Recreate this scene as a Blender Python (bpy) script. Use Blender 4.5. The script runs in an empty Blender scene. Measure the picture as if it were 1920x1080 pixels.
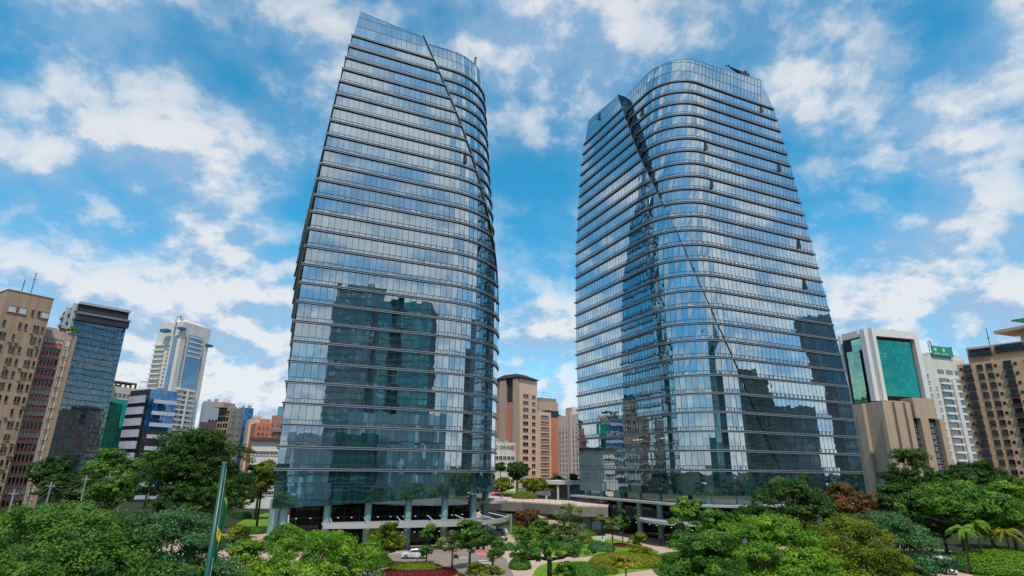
import bpy, math, random
import numpy as np
from mathutils import Vector
# ---------------------------------------------------------------- camera, sky, sun, exposure
H = 15.6
F_PX, PITCH, ROLL = 1074.0, math.radians(17.6), math.radians(0.7)
scene = bpy.context.scene
COL = scene.collection
cam = bpy.data.cameras.new("camera"); camo = bpy.data.objects.new("camera", cam); COL.objects.link(camo)
cam.sensor_width = 36.0; cam.lens = F_PX / 1920 * 36.0; cam.clip_start = 0.5; cam.clip_end = 20000
scene.camera = camo
def basis():
    F = np.array([0, math.cos(PITCH), math.sin(PITCH)]); U = np.array([0, -math.sin(PITCH), math.cos(PITCH)]); R = np.array([1., 0, 0])
    cr, sr = math.cos(ROLL), math.sin(ROLL)
    return F, R * cr + U * sr, U * cr - R * sr      # forward, image right, image up
CF, CR, CU = basis()
from mathutils import Matrix
camo.matrix_world = Matrix(((CR[0], CU[0], -CF[0], 0), (CR[1], CU[1], -CF[1], 0), (CR[2], CU[2], -CF[2], H), (0, 0, 0, 1)))
def ray(px, py):
    return CF + (px - 960) / F_PX * CR + (540 - py) / F_PX * CU
def atY(px, py, Y):
    d = ray(px, py); t = Y / d[1]; return (d[0] * t, Y, H + d[2] * t)
def atZ(px, py, z=0.0):
    d = ray(px, py); t = (z - H) / d[2]; return (d[0] * t, d[1] * t)

SUN_AZ, SUN_EL = math.radians(174), math.radians(62)     # azimuth clockwise from +Y
sdir = Vector((math.sin(SUN_AZ) * math.cos(SUN_EL), math.cos(SUN_AZ) * math.cos(SUN_EL), math.sin(SUN_EL)))
sun = bpy.data.lights.new("sun", 'SUN'); suno = bpy.data.objects.new("sun", sun); COL.objects.link(suno)
sun.energy = 3.5; sun.angle = math.radians(2.0); sun.color = (1.0, 0.93, 0.84)
suno.rotation_euler = (-sdir).to_track_quat('-Z', 'Y').to_euler()
scene.view_settings.view_transform = 'Standard'; scene.view_settings.look = 'None'
scene.view_settings.exposure = 0.0; scene.view_settings.gamma = 1.0; scene.view_settings.use_curve_mapping = False

def build_world():
    w = bpy.data.worlds.new("World"); scene.world = w; w.use_nodes = True; w.cycles.sampling_method = 'MANUAL'; w.cycles.sample_map_resolution = 256
    nt = w.node_tree; N = nt.nodes; L = nt.links; N.clear()
    def node(t, **k):
        n = N.new(t)
        for a, b in k.items(): setattr(n, a, b)
        return n
    def math_(op, a, b=None, clamp=False):
        n = node('ShaderNodeMath', operation=op, use_clamp=clamp)
        for i, v in enumerate((a, b)):
            if v is None: continue
            if isinstance(v, (int, float)): n.inputs[i].default_value = v
            else: L.new(v, n.inputs[i])
        return n.outputs[0]
    out = node('ShaderNodeOutputWorld')
    sky = node('ShaderNodeTexSky', sky_type='NISHITA', sun_disc=False)
    sky.sun_elevation = SUN_EL; sky.sun_rotation = SUN_AZ; sky.air_density = 1.0; sky.dust_density = 0.2; sky.ozone_density = 3.0
    hs = node('ShaderNodeHueSaturation'); hs.inputs['Saturation'].default_value = 1.42; hs.inputs['Value'].default_value = 1.0; hs.inputs['Hue'].default_value = 0.475
    L.new(sky.outputs[0], hs.inputs['Color'])
    bg1 = node('ShaderNodeBackground'); bg1.inputs[1].default_value = 0.19; L.new(hs.outputs[0], bg1.inputs[0])
    tc = node('ShaderNodeTexCoord'); gen = tc.outputs['Generated']
    sep = node('ShaderNodeSeparateXYZ'); L.new(gen, sep.inputs[0])
    # clouds lie on a layer overhead: project the direction on it
    zz = math_('ADD', math_('MAXIMUM', sep.outputs[2], 0.0), 0.55)
    cx = math_('DIVIDE', sep.outputs[0], zz); cy = math_('DIVIDE', sep.outputs[1], zz)
    cmb = node('ShaderNodeCombineXYZ'); L.new(cx, cmb.inputs[0]); L.new(cy, cmb.inputs[1]); cmb.inputs[2].default_value = 3.7
    def noise(scale, detail, rough, vec, dist=0.0):
        n = node('ShaderNodeTexNoise'); n.inputs['Scale'].default_value = scale; n.inputs['Detail'].default_value = detail
        n.inputs['Roughness'].default_value = rough; n.inputs['Distortion'].default_value = dist
        L.new(vec, n.inputs['Vector']); return n.outputs[0]
    n1 = noise(6.2, 12, 0.58, cmb.outputs[0], 0.10)
    n2 = noise(1.6, 3, 0.5, cmb.outputs[0])
    n3 = noise(17.0, 7, 0.6, cmb.outputs[0], 0.1)
    cov = math_('ADD', math_('MULTIPLY', n1, 1.72), math_('ADD', math_('MULTIPLY', n2, 0.35), math_('MULTIPLY', n3, 0.28)))
    # cloud banks and clear gaps of this sky: (px, py, radius deg, weight)
    lobes = [(110,90,9,.30),(270,150,6,.34),(330,90,5,.2),(62,218,3,.3),(425,262,3.6,.5),(400,320,3,.25),(520,200,6,.14),(290,560,9,.30),(430,620,11,.42),(500,740,10,.35),(120,400,8,.14),(330,410,6,.22),(510,330,4,.2),(430,475,4,.28),
             (600,30,6,.16),(720,20,8,.2),(900,40,10,.32),(1040,60,10,.3),(1080,170,5,.2),(960,150,6,.2),(1040,455,3.5,.32),(980,640,6,.26),(1060,600,4,.3),(1300,40,10,.22),
             (1440,160,8,.26),(1600,190,6,.34),(1650,220,4,.2),(1770,250,3.5,.5),(1790,310,2.5,.3),(1860,70,8,.36),(1890,150,5,.24),(1740,478,4,.34),(1560,440,3,.4),(1650,330,4,.2),(1850,560,9,.34),(1700,560,7,.22),(1890,470,6,.2),(1600,540,5,.2),
             (450,70,6,-.3),(600,110,4,-.14),(170,290,7,-.3),(590,380,6,-.16),(30,30,4,-.1),(15,170,5,-.4),(300,10,5,-.2),(960,260,4,-.25),(1000,370,6,-.22),(1720,50,5,-.34),(1750,30,4,-.2),(1530,290,7,-.24),(1660,400,6,-.2),(1000,540,5,-.16),(1860,360,5,-.2),(40,500,7,-.14),(250,500,4,-.1),(1060,330,4,-.2),(700,150,5,-.1)]
    tot = None
    for (px, py, rad, wt) in lobes:
        d = ray(px, py); d = d / np.linalg.norm(d)
        vm = node('ShaderNodeVectorMath', operation='DOT_PRODUCT'); L.new(gen, vm.inputs[0]); vm.inputs[1].default_value = tuple(d)
        k = 1.0 / (1 - math.cos(math.radians(rad)))
        e = math_('POWER', 2.718, math_('MULTIPLY', math_('SUBTRACT', vm.outputs['Value'], 1.0), k))
        e = math_('MULTIPLY', e, wt * 0.46)
        tot = e if tot is None else math_('ADD', tot, e)
    # the sky behind the camera, which the glass mirrors: thin bright cloud
    for (d, rad, wt) in (((.67,-.74,.42),7,.5),((.62,-.74,.75),18,.16),((.75,-.5,.45),12,.14),((.45,-.75,.55),45,.19),((.35,-.55,1.0),28,.12),((-.84,.49,.35),26,.22),((.97,-.27,.45),30,.24),((-.75,-.35,.5),35,.10),((.5,-.8,.2),16,.12)):
        d = np.array(d); d = d / np.linalg.norm(d)
        vm = node('ShaderNodeVectorMath', operation='DOT_PRODUCT'); L.new(gen, vm.inputs[0]); vm.inputs[1].default_value = tuple(d)
        k = 1.0 / (1 - math.cos(math.radians(rad)))
        e = math_('MULTIPLY', math_('POWER', 2.718, math_('MULTIPLY', math_('SUBTRACT', vm.outputs['Value'], 1.0), k)), wt)
        tot = math_('ADD', tot, e)
    low = math_('MULTIPLY', math_('SUBTRACT', 1.0, math_('MULTIPLY', sep.outputs[2], 3.0), True), 0.42)   # more cloud towards the horizon
    dens = math_('ADD', math_('ADD', cov, tot), low)
    # thin veil first, then thick cloud
    veil = node('ShaderNodeMapRange', interpolation_type='SMOOTHSTEP'); L.new(dens, veil.inputs[0])
    veil.inputs[1].default_value = 0.90; veil.inputs[2].default_value = 1.56; veil.inputs[3].default_value = 0.06; veil.inputs[4].default_value = 0.52
    mr = node('ShaderNodeMapRange', interpolation_type='SMOOTHSTEP'); L.new(dens, mr.inputs[0])
    mr.inputs[1].default_value = 1.24; mr.inputs[2].default_value = 1.74; mr.inputs[3].default_value = 0.0; mr.inputs[4].default_value = 0.40
    alpha = math_('ADD', veil.outputs[0], mr.outputs[0])
    # cloud shade: greyer thick undersides, whiter lit tops
    off = node('ShaderNodeVectorMath', operation='ADD'); L.new(cmb.outputs[0], off.inputs[0]); off.inputs[1].default_value = (0.025, -0.04, 0.0)
    n4 = noise(6.2, 8, 0.58, off.outputs[0], 0.10)
    lit = math_('SUBTRACT', n1, n4)
    shade = math_('ADD', math_('MULTIPLY', lit, 3.2), math_('MULTIPLY', dens, 0.36), True)
    ramp = node('ShaderNodeValToRGB'); L.new(shade, ramp.inputs[0])
    e = ramp.color_ramp.elements
    e[0].position = 0.36; e[0].color = (0.40, 0.57, 0.80, 1); e[1].position = 0.76; e[1].color = (0.90, 0.91, 0.94, 1)
    bg2 = node('ShaderNodeBackground'); bg2.inputs[1].default_value = 0.92; L.new(ramp.outputs[0], bg2.inputs[0])
    mx = node('ShaderNodeMixShader'); L.new(alpha, mx.inputs[0]); L.new(bg1.outputs[0], mx.inputs[1]); L.new(bg2.outputs[0], mx.inputs[2])
    L.new(mx.outputs[0], out.inputs[0])
build_world()

# ---------------------------------------------------------------- materials
def lin(r, g, b):
    f = lambda v: (v / 255) / 12.92 if v / 255 <= 0.04045 else ((v / 255 + 0.055) / 1.055) ** 2.4
    return (f(r), f(g), f(b), 1.0)
MATS = {}
def mat(name, col, rough=0.7, spec=0.3, metal=0.0, var=0.12, nscale=0.35, bump=0.0, bscale=4.0, streak=0.0, brick=None):
    if name in MATS: return MATS[name]
    m = bpy.data.materials.new(name); m.use_nodes = True; nt = m.node_tree; N = nt.nodes; L = nt.links
    p = N['Principled BSDF']; p.inputs['Roughness'].default_value = rough; p.inputs['Metallic'].default_value = metal
    p.inputs['Specular IOR Level'].default_value = spec
    g = N.new('ShaderNodeNewGeometry'); pos = g.outputs['Position']
    n = N.new('ShaderNodeTexNoise'); n.inputs['Scale'].default_value = nscale; n.inputs['Detail'].default_value = 8; n.inputs['Roughness'].default_value = 0.62
    L.new(pos, n.inputs['Vector'])
    mr = N.new('ShaderNodeMapRange'); L.new(n.outputs[0], mr.inputs[0]); mr.inputs[1].default_value = 0.25; mr.inputs[2].default_value = 0.75
    mr.inputs[3].default_value = 1 - var; mr.inputs[4].default_value = 1 + var
    last = mr.outputs[0]
    if streak:
        mp = N.new('ShaderNodeMapping'); mp.inputs['Scale'].default_value = (0.9, 0.9, 0.05); L.new(pos, mp.inputs[0])
        n2 = N.new('ShaderNodeTexNoise'); n2.inputs['Scale'].default_value = 1.0; n2.inputs['Detail'].default_value = 6; L.new(mp.outputs[0], n2.inputs['Vector'])
        m2 = N.new('ShaderNodeMapRange'); L.new(n2.outputs[0], m2.inputs[0]); m2.inputs[1].default_value = 0.3; m2.inputs[2].default_value = 0.7
        m2.inputs[3].default_value = 1 - streak; m2.inputs[4].default_value = 1 + streak * 0.5
        mm = N.new('ShaderNodeMath'); mm.operation = 'MULTIPLY'; L.new(last, mm.inputs[0]); L.new(m2.outputs[0], mm.inputs[1]); last = mm.outputs[0]
    vm = N.new('ShaderNodeVectorMath'); vm.operation = 'SCALE'; vm.inputs[0].default_value = col[:3]; L.new(last, vm.inputs['Scale'])
    L.new(vm.outputs[0], p.inputs['Base Color'])
    if bump:
        b = N.new('ShaderNodeBump'); b.inputs['Strength'].default_value = bump; b.inputs['Distance'].default_value = 0.1
        n3 = N.new('ShaderNodeTexNoise'); n3.inputs['Scale'].default_value = bscale; n3.inputs['Detail'].default_value = 4; L.new(pos, n3.inputs['Vector'])
        L.new(n3.outputs[0], b.inputs['Height']); L.new(b.outputs[0], p.inputs['Normal'])
    MATS[name] = m; return m

def glass(name, refl, dark, wave=1.0, f0=0.45, rough=0.008, tone=0.16):
    """coated curtain-wall glass: tinted mirror over a dark interior, slightly wavy panes, each pane a little different"""
    if name in MATS: return MATS[name]
    m = bpy.data.materials.new(name); m.use_nodes = True; nt = m.node_tree; N = nt.nodes; L = nt.links; N.clear()
    out = N.new('ShaderNodeOutputMaterial'); gl = N.new('ShaderNodeBsdfGlossy'); df = N.new('ShaderNodeBsdfDiffuse'); mx = N.new('ShaderNodeMixShader')
    gl.inputs['Roughness'].default_value = rough
    g = N.new('ShaderNodeNewGeometry')
    at = N.new('ShaderNodeAttribute'); at.attribute_name = 'pane'
    mr = N.new('ShaderNodeMapRange'); L.new(at.outputs['Fac'], mr.inputs[0]); mr.inputs[3].default_value = 1 - tone; mr.inputs[4].default_value = 1 + tone * 0.4
    s1 = N.new('ShaderNodeVectorMath'); s1.operation = 'SCALE'; s1.inputs[0].default_value = refl[:3]; L.new(mr.outputs[0], s1.inputs['Scale']); L.new(s1.outputs[0], gl.inputs['Color'])
    pw = N.new('ShaderNodeMath'); pw.operation = 'POWER'; L.new(at.outputs['Fac'], pw.inputs[0]); pw.inputs[1].default_value = 9.0
    mr2 = N.new('ShaderNodeMapRange'); L.new(pw.outputs[0], mr2.inputs[0]); mr2.inputs[3].default_value = 1.0; mr2.inputs[4].default_value = 3.5
    s2 = N.new('ShaderNodeVectorMath'); s2.operation = 'SCALE'; s2.inputs[0].default_value = dark[:3]; L.new(mr2.outputs[0], s2.inputs['Scale']); L.new(s2.outputs[0], df.inputs['Color'])
    lw = N.new('ShaderNodeLayerWeight'); lw.inputs['Blend'].default_value = 0.5
    mf = N.new('ShaderNodeMapRange'); L.new(lw.outputs['Facing'], mf.inputs[0]); mf.inputs[1].default_value = 0.0; mf.inputs[2].default_value = 1.0
    mf.inputs[3].default_value = f0; mf.inputs[4].default_value = 1.0
    L.new(mf.outputs[0], mx.inputs[0]); L.new(df.outputs[0], mx.inputs[1]); L.new(gl.outputs[0], mx.inputs[2]); L.new(mx.outputs[0], out.inputs[0])
    n = N.new('ShaderNodeTexNoise'); n.inputs['Scale'].default_value = 0.42; n.inputs['Detail'].default_value = 1.5; L.new(g.outputs['Position'], n.inputs['Vector'])
    b = N.new('ShaderNodeBump'); b.inputs['Strength'].default_value = 1.0; b.inputs['Distance'].default_value = 0.022 * wave; L.new(n.outputs[0], b.inputs['Height']); L.new(b.outputs[0], gl.inputs['Normal'])
    MATS[name] = m; return m

def leafmat(name, col, col2):
    if name in MATS: return MATS[name]
    m = bpy.data.materials.new(name); m.use_nodes = True; nt = m.node_tree; N = nt.nodes; L = nt.links; N.clear()
    out = N.new('ShaderNodeOutputMaterial'); df = N.new('ShaderNodeBsdfPrincipled'); tr = N.new('ShaderNodeBsdfTranslucent'); mx = N.new('ShaderNodeMixShader')
    df.inputs['Roughness'].default_value = 0.6; df.inputs['Specular IOR Level'].default_value = 0.25
    at = N.new('ShaderNodeAttribute'); at.attribute_name = 'pane'
    g = N.new('ShaderNodeNewGeometry'); n = N.new('ShaderNodeTexNoise'); n.inputs['Scale'].default_value = 0.35; n.inputs['Detail'].default_value = 3; L.new(g.outputs['Position'], n.inputs['Vector'])
    a = N.new('ShaderNodeMath'); a.operation = 'MULTIPLY_ADD'; L.new(n.outputs[0], a.inputs[0]); a.inputs[1].default_value = 0.5; L.new(at.outputs['Fac'], a.inputs[2])
    s = N.new('ShaderNodeMath'); s.operation = 'SUBTRACT'; s.use_clamp = True; L.new(a.outputs[0], s.inputs[0]); s.inputs[1].default_value = 0.25
    mc = N.new('ShaderNodeMix'); mc.data_type = 'RGBA'; L.new(s.outputs[0], mc.inputs['Factor']); mc.inputs['A'].default_value = col; mc.inputs['B'].default_value = col2
    L.new(mc.outputs['Result'], df.inputs['Base Color']); L.new(mc.outputs['Result'], tr.inputs['Color'])
    mx.inputs[0].default_value = 0.38; L.new(df.outputs[0], mx.inputs[1]); L.new(tr.outputs[0], mx.inputs[2]); L.new(mx.outputs[0], out.inputs[0])
    MATS[name] = m; return m

# ---------------------------------------------------------------- mesh helpers
class MB:
    def __init__(s): s.v = []; s.f = []; s.m = []; s.p = []
    def face(s, pts, mi=0, pane=None):
        n = len(s.v); s.v.extend([tuple(p) for p in pts]); s.f.append(tuple(range(n, n + len(pts)))); s.m.append(mi); s.p.append(0.5 if pane is None else pane)
    def box(s, x0, x1, y0, y1, z0, z1, mi=0, pane=None):
        n = len(s.v)
        s.v.extend([(x0,y0,z0),(x1,y0,z0),(x1,y1,z0),(x0,y1,z0),(x0,y0,z1),(x1,y0,z1),(x1,y1,z1),(x0,y1,z1)])
        for q in ((0,3,2,1),(4,5,6,7),(0,1,5,4),(1,2,6,5),(2,3,7,6),(3,0,4,7)):
            s.f.append(tuple(n + i for i in q)); s.m.append(mi); s.p.append(0.5 if pane is None else pane)
    def prism(s, pts, z0, z1, mi=0, top=None):
        k = len(pts); n = len(s.v)
        s.v.extend([(p[0], p[1], z0) for p in pts]); s.v.extend([(p[0], p[1], z1) for p in (top or pts)])
        for i in range(k):
            j = (i + 1) % k; s.f.append((n + i, n + j, n + k + j, n + k + i)); s.m.append(mi); s.p.append(.5)
        s.f.append(tuple(n + i for i in reversed(range(k)))); s.m.append(mi); s.p.append(.5)
        s.f.append(tuple(n + k + i for i in range(k))); s.m.append(mi); s.p.append(.5)
    def tube(s, pts, rad, seg=6, mi=0):
        pts = [Vector(p) for p in pts]; n0 = len(s.v); k = len(pts)
        if not hasattr(rad, '__len__'): rad = [rad] * k
        for i, p in enumerate(pts):
            d = (pts[min(i + 1, k - 1)] - pts[max(i - 1, 0)])
            d = d.normalized() if d.length > 1e-9 else Vector((0, 0, 1))
            a = d.cross(Vector((0, 0, 1)) if abs(d.z) < 0.9 else Vector((1, 0, 0))).normalized(); b = d.cross(a)
            for j in range(seg):
                t = 2 * math.pi * j / seg; s.v.append(tuple(p + (a * math.cos(t) + b * math.sin(t)) * rad[i]))
        for i in range(k - 1):
            for j in range(seg):
                q = (j + 1) % seg
                s.f.append((n0 + i * seg + j, n0 + i * seg + q, n0 + (i + 1) * seg + q, n0 + (i + 1) * seg + j)); s.m.append(mi); s.p.append(.5)
        s.f.append(tuple(n0 + j for j in reversed(range(seg)))); s.m.append(mi); s.p.append(.5)
        s.f.append(tuple(n0 + (k - 1) * seg + j for j in range(seg))); s.m.append(mi); s.p.append(.5)
    def build(s, name, mats, parent=None, smooth=False, loc=None):
        me = bpy.data.meshes.new(name); me.from_pydata(s.v, [], s.f)
        if not isinstance(mats, (list, tuple)): mats = [mats]
        for m in mats: me.materials.append(m)
        me.polygons.foreach_set('material_index', s.m)
        a = me.attributes.new('pane', 'FLOAT', 'FACE'); a.data.foreach_set('value', s.p)
        if smooth: me.polygons.foreach_set('use_smooth', [True] * len(s.f))
        me.update()
        o = bpy.data.objects.new(name, me); COL.objects.link(o)
        if parent: o.parent = parent
        if loc: o.location = loc
        return o
def tag(o, label=None, cat=None, group=None, kind=None):
    if label: o['label'] = label
    if cat: o['category'] = cat
    if group: o['group'] = group
    if kind: o['kind'] = kind
    return o
def empty(name, label, cat, loc=(0, 0, 0), rz=0, group=None):
    o = bpy.data.objects.new(name, None); COL.objects.link(o); o.location = loc; o.rotation_euler = (0, 0, rz); o.empty_display_size = 0.5
    return tag(o, label, cat, group)
def inst(src, parent, loc, rz=0, name=None):
    o = src.copy(); COL.objects.link(o); o.parent = parent; o.location = loc; o.rotation_euler = (0, 0, rz); return o

# common materials
M_TG = glass('tower_glass', (0.80, 0.93, 1.0), (0.010, 0.040, 0.048), 0.26, 0.46, tone=.09)
M_MUL = mat('mullion', lin(52, 66, 78), 0.45, 0.4)
M_RAIL = mat('ledge_rail', lin(176, 180, 184), 0.35, 0.5, 0.5, 0.05)
M_DARK = mat('dark_recess', lin(40, 44, 50), 0.6, 0.3)
M_LOUV = mat('ledge_louvre', lin(78, 88, 96), 0.5, 0.4, 0.3)
M_UNDER = mat('ledge_grille', lin(78, 84, 92), 0.5, 0.4, 0.3)
M_CONC = mat('concrete', lin(150, 146, 142), 0.85, 0.2, var=0.15, streak=0.12)
M_CANOPY = mat('canopy_metal', lin(172, 170, 168), 0.5, 0.4, 0.1, 0.08)
M_COLG = mat('column_cladding', lin(132, 168, 168), 0.25, 0.6, 0.1, 0.08)
M_LOBBY = glass('lobby_glass', (0.16, 0.17, 0.17), (0.010, 0.009, 0.008), 0.6, 0.25)

# ---------------------------------------------------------------- the twin towers
AC, AS = math.cos(math.radians(24)), math.sin(math.radians(24))
def lerp_table(tab, x):
    ks = sorted(tab)
    if x <= ks[0]: return tab[ks[0]] + (tab[ks[1]] - tab[ks[0]]) / (ks[1] - ks[0]) * (x - ks[0])
    for a, b in zip(ks, ks[1:]):
        if x <= b: return tab[a] + (tab[b] - tab[a]) * (x - a) / (b - a)
    return tab[ks[-1]]
D_T = 50.3; FL = 4.2
class Tower:
    def __init__(s, which):
        s.w = which
        if which == 1:
            s.z26 = 15.2; s.diagt = {0:27.5, 4:33.8, 8:40.0, 10:43.2, 12:46.6, 14:50.6, 18:57.0, 26:71.0}; s.rp = 19.0; s.rb = 14.5
        else:
            s.z26 = 16.0; s.diagt = {0:23.4, 4:31.1, 8:38.6, 12:45.4, 18:54.3, 22:61.3, 26:68.5}; s.rp = 12.5; s.rb = 10.5
    def zk(s, k): return s.z26 + (26 - k) * FL
    def world(s, a, b, z):
        u, v = (6.1 + a, 124 + b) if s.w == 1 else (89.7 + b, 151.5 - a)
        return (u * AC - v * AS, u * AS + v * AC, z)
    def diag(s, z): return lerp_table(s.diagt, 26 - (z - s.z26) / FL)
    def bp(s, z): return 6.9 * max(0, (z - 48.6) / 76) ** 2 if s.w == 1 else 5.0 * max(0, (z - 56.6) / 68) ** 2
    def a0(s, z): return 5.4 * max(0, (z - 40.6) / 84) ** 2 if s.w == 1 else 0.0
    def amax(s, z): return 51.9 if s.w == 1 else 51.7 - 0.095 * max(0, z - 36.6)
    def off(s, z): t = min(1, max(0, (z - 70) / 30)); return 0.25 + 1.95 * t * t * (3 - 2 * t)
    def D(s, z): return 50.5 - 1.8 * (max(0, z - 60) / 64) ** 2 - max(0, z - 124.5) * .16
    def aback(s, z): return s.a0(z) + (3.4 * min(1, max(0, (70 - z) / 35)) + 3.0 * (max(0, z - 80) / 44) ** 2 if s.w == 1 else 0)
    def par(s, shell, z):
        if shell == 'p': return s.bp(z), s.amax(z), s.rp
        am = s.amax(z) - 0.35 - (0.04 * max(0, z - 36) if s.w == 1 else 0)
        t = min(1, max(0, (z - 40) / 84)); r = s.rp + (s.rb - s.rp) * t
        return s.bp(z) + s.off(z), am, r
    def pos(s, shell, q, z, out=0.0):
        """point on the outline at arclength q (q = a on the straight), pushed outward by out"""
        b, am, r = s.par(shell, z); a1 = am - r; arc = r * math.pi / 2
        if q <= a1: a, bb, na, nb = q, b, 0, -1
        elif q <= a1 + arc:
            t = (q - a1) / r; a = a1 + r * math.sin(t); bb = b + r * (1 - math.cos(t)); na, nb = math.sin(t), -math.cos(t)
        else: a, bb, na, nb = am, b + r + (q - a1 - arc), 1, 0
        return (a + na * out, bb + nb * out)
    def qend(s, shell, z):
        b, am, r = s.par(shell, z); return am - r + r * math.pi / 2 + (s.D(z) - b - r)
    def qbody(s, z):
        """arclength on the body outline beside the end of the plate"""
        a, b = s.pos('p', s.diag(z), z); bb, am, r = s.par('b', z); a1 = am - r
        if a <= a1: return a
        if b >= bb + r: return a1 + r * math.pi / 2 + b - bb - r
        t = math.atan2(a - a1, max(1e-3, bb + r - b)); return a1 + r * t

def clip_poly(poly, f):
    out = []
    for i, p in enumerate(poly):
        q = poly[(i + 1) % len(poly)]; fp, fq = f(p), f(q)
        if fp >= 0: out.append(p)
        if (fp >= 0) != (fq >= 0):
            t = fp / (fp - fq); out.append((p[0] + (q[0] - p[0]) * t, p[1] + (q[1] - p[1]) * t))
    return out

def storey(T, mb, shell, z0, z1, zsplit, lo, hi, rnd, P=1.4, zlo=None):
    """panes between z0 and z1 (split rows at zsplit), arclength limits lo(z)..hi(z); zlo(q) optional sloping lower edge"""
    rows = [z0] + list(zsplit) + [z1]
    j0 = int(math.floor(min(lo(z0), lo(z1)) / P)); j1 = int(math.ceil(max(hi(z0), hi(z1)) / P))
    lin_ = lambda g: (lambda z: g(z0) + (g(z1) - g(z0)) * (z - z0) / (z1 - z0))
    L_, H_ = lin_(lo), lin_(hi)
    for j in range(j0, j1):
        qa, qb = j * P, (j + 1) * P
        for r in range(len(rows) - 1):
            za, zb = rows[r], rows[r + 1]
            poly = [(qa, za), (qb, za), (qb, zb), (qa, zb)]
            poly = clip_poly(poly, lambda p: p[0] - L_(p[1]))
            if len(poly) < 3: continue
            poly = clip_poly(poly, lambda p: H_(p[1]) - p[0])
            if len(poly) < 3: continue
            if zlo: poly = clip_poly(poly, lambda p: p[1] - zlo(p[0]))
            if len(poly) < 3: continue
            if max(p[0] for p in poly) - min(p[0] for p in poly) < 0.03: continue
            ta, tb, tc = rnd.gauss(0, .0013), 0, rnd.gauss(0, .0018)
            pv = rnd.random()
            qm, zm = (qa + qb) / 2, (za + zb) / 2
            pts = []
            for (q, z) in poly:
                o = ta * (q - qm) / (P / 2) + tc * (z - zm) / max(1e-3, (zb - za) / 2)
                a, b = T.pos(shell, q, z, o); pts.append(T.world(a, b, z))
            mb.face(pts, 0, pv)
        # mullion on the right edge of the cell
        for (q0, w) in ((qb, 0.036),):
            poly = [(q0 - w, z0), (q0 + w, z0), (q0 + w, z1), (q0 - w, z1)]
            poly = clip_poly(poly, lambda p: p[0] - L_(p[1]))
            if len(poly) > 2: poly = clip_poly(poly, lambda p: H_(p[1]) - p[0])
            if zlo and len(poly) > 2: poly = clip_poly(poly, lambda p: p[1] - zlo(p[0]))
            if len(poly) > 2:
                mb.face([T.world(*T.pos(shell, q, z, 0.05), z) for q, z in poly], 1)
    # transoms
    for zt in list(zsplit):
        q = max(lo(zt), -1); qe = hi(zt); n = max(1, int((qe - q) / 1.4))
        for i in range(n):
            a, b = q + (qe - q) * i / n, q + (qe - q) * (i + 1) / n
            if zlo and zlo(a) > zt: continue
            mb.face([T.world(*T.pos(shell, a, zt, 0.055), zt - .05), T.world(*T.pos(shell, b, zt, 0.055), zt - .05),
                     T.world(*T.pos(shell, b, zt, 0.055), zt + .05), T.world(*T.pos(shell, a, zt, 0.055), zt + .05)], 1)

def sweep(mb, pts, nrm, prof, mi, caps=True):
    """sweep a closed profile [(out, z)] along world points with outward normals"""
    k = len(prof); n0 = len(mb.v)
    for p, n in zip(pts, nrm):
        for (o, z) in prof: mb.v.append((p[0] + n[0] * o, p[1] + n[1] * o, p[2] + z))
    for i in range(len(pts) - 1):
        for j in range(k):
            q = (j + 1) % k
            mb.f.append((n0 + i * k + j, n0 + (i + 1) * k + j, n0 + (i + 1) * k + q, n0 + i * k + q)); mb.m.append(mi); mb.p.append(.5)
    if caps:
        mb.f.append(tuple(n0 + j for j in range(k))); mb.m.append(mi); mb.p.append(.5)
        mb.f.append(tuple(n0 + (len(pts) - 1) * k + j for j in reversed(range(k)))); mb.m.append(mi); mb.p.append(.5)

def rect(o0, o1, z0, z1): return [(o0, z0), (o1, z0), (o1, z1), (o0, z1)]
def ledge(T, name, line, parent, scale=1.0):
    """line: list of (a,b,na,nb,z)"""
    mb = MB()
    pts = [T.world(a, b, z) for a, b, na, nb, z in line]; nr = []
    for a, b, na, nb, z in line:
        w = T.world(a + na, b + nb, z); p = T.world(a, b, z); nr.append((w[0] - p[0], w[1] - p[1]))
    sweep(mb, pts, nr, rect(-0.02, 0.28 * scale, -0.04, 0.04), 1)          # grille deck
    sweep(mb, pts, nr, rect(0.32 * scale, 0.42 * scale, 0.10, 0.21), 0)    # upper rail
    sweep(mb, pts, nr, rect(0.32 * scale, 0.42 * scale, -0.26, -0.16), 0)  # lower rail
    sweep(mb, pts, nr, rect(0.19 * scale, 0.315 * scale, -0.19, 0.12), 2)  # louvre between the rails
    # posts up to the transom
    n = len(pts)
    acc = 0; last = None
    for i in range(n - 1):
        p, q = Vector(pts[i]), Vector(pts[i + 1]); L = (q - p).length; t = 0.0
        while True:
            nxt = 1.4 - acc
            if t + nxt > L: acc += L - t; break
            t += nxt; acc = 0; c = p + (q - p) * (t / max(L, 1e-6)); nn = nr[i]
            for (dx,) in ((0,),):
                e = (q - p).normalized() * 0.04
                a = [c + e * s1 + Vector((nn[0] * oo, nn[1] * oo, 0)) for s1, oo in ((-.8, .03), (.8, .03), (.8, .12), (-.8, .12))]
                mb.prism([(v.x, v.y) for v in a], p.z + .10, p.z + 0.95, 2)
    return mb.build(name, [M_RAIL, M_UNDER, M_LOUV], parent)

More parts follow.
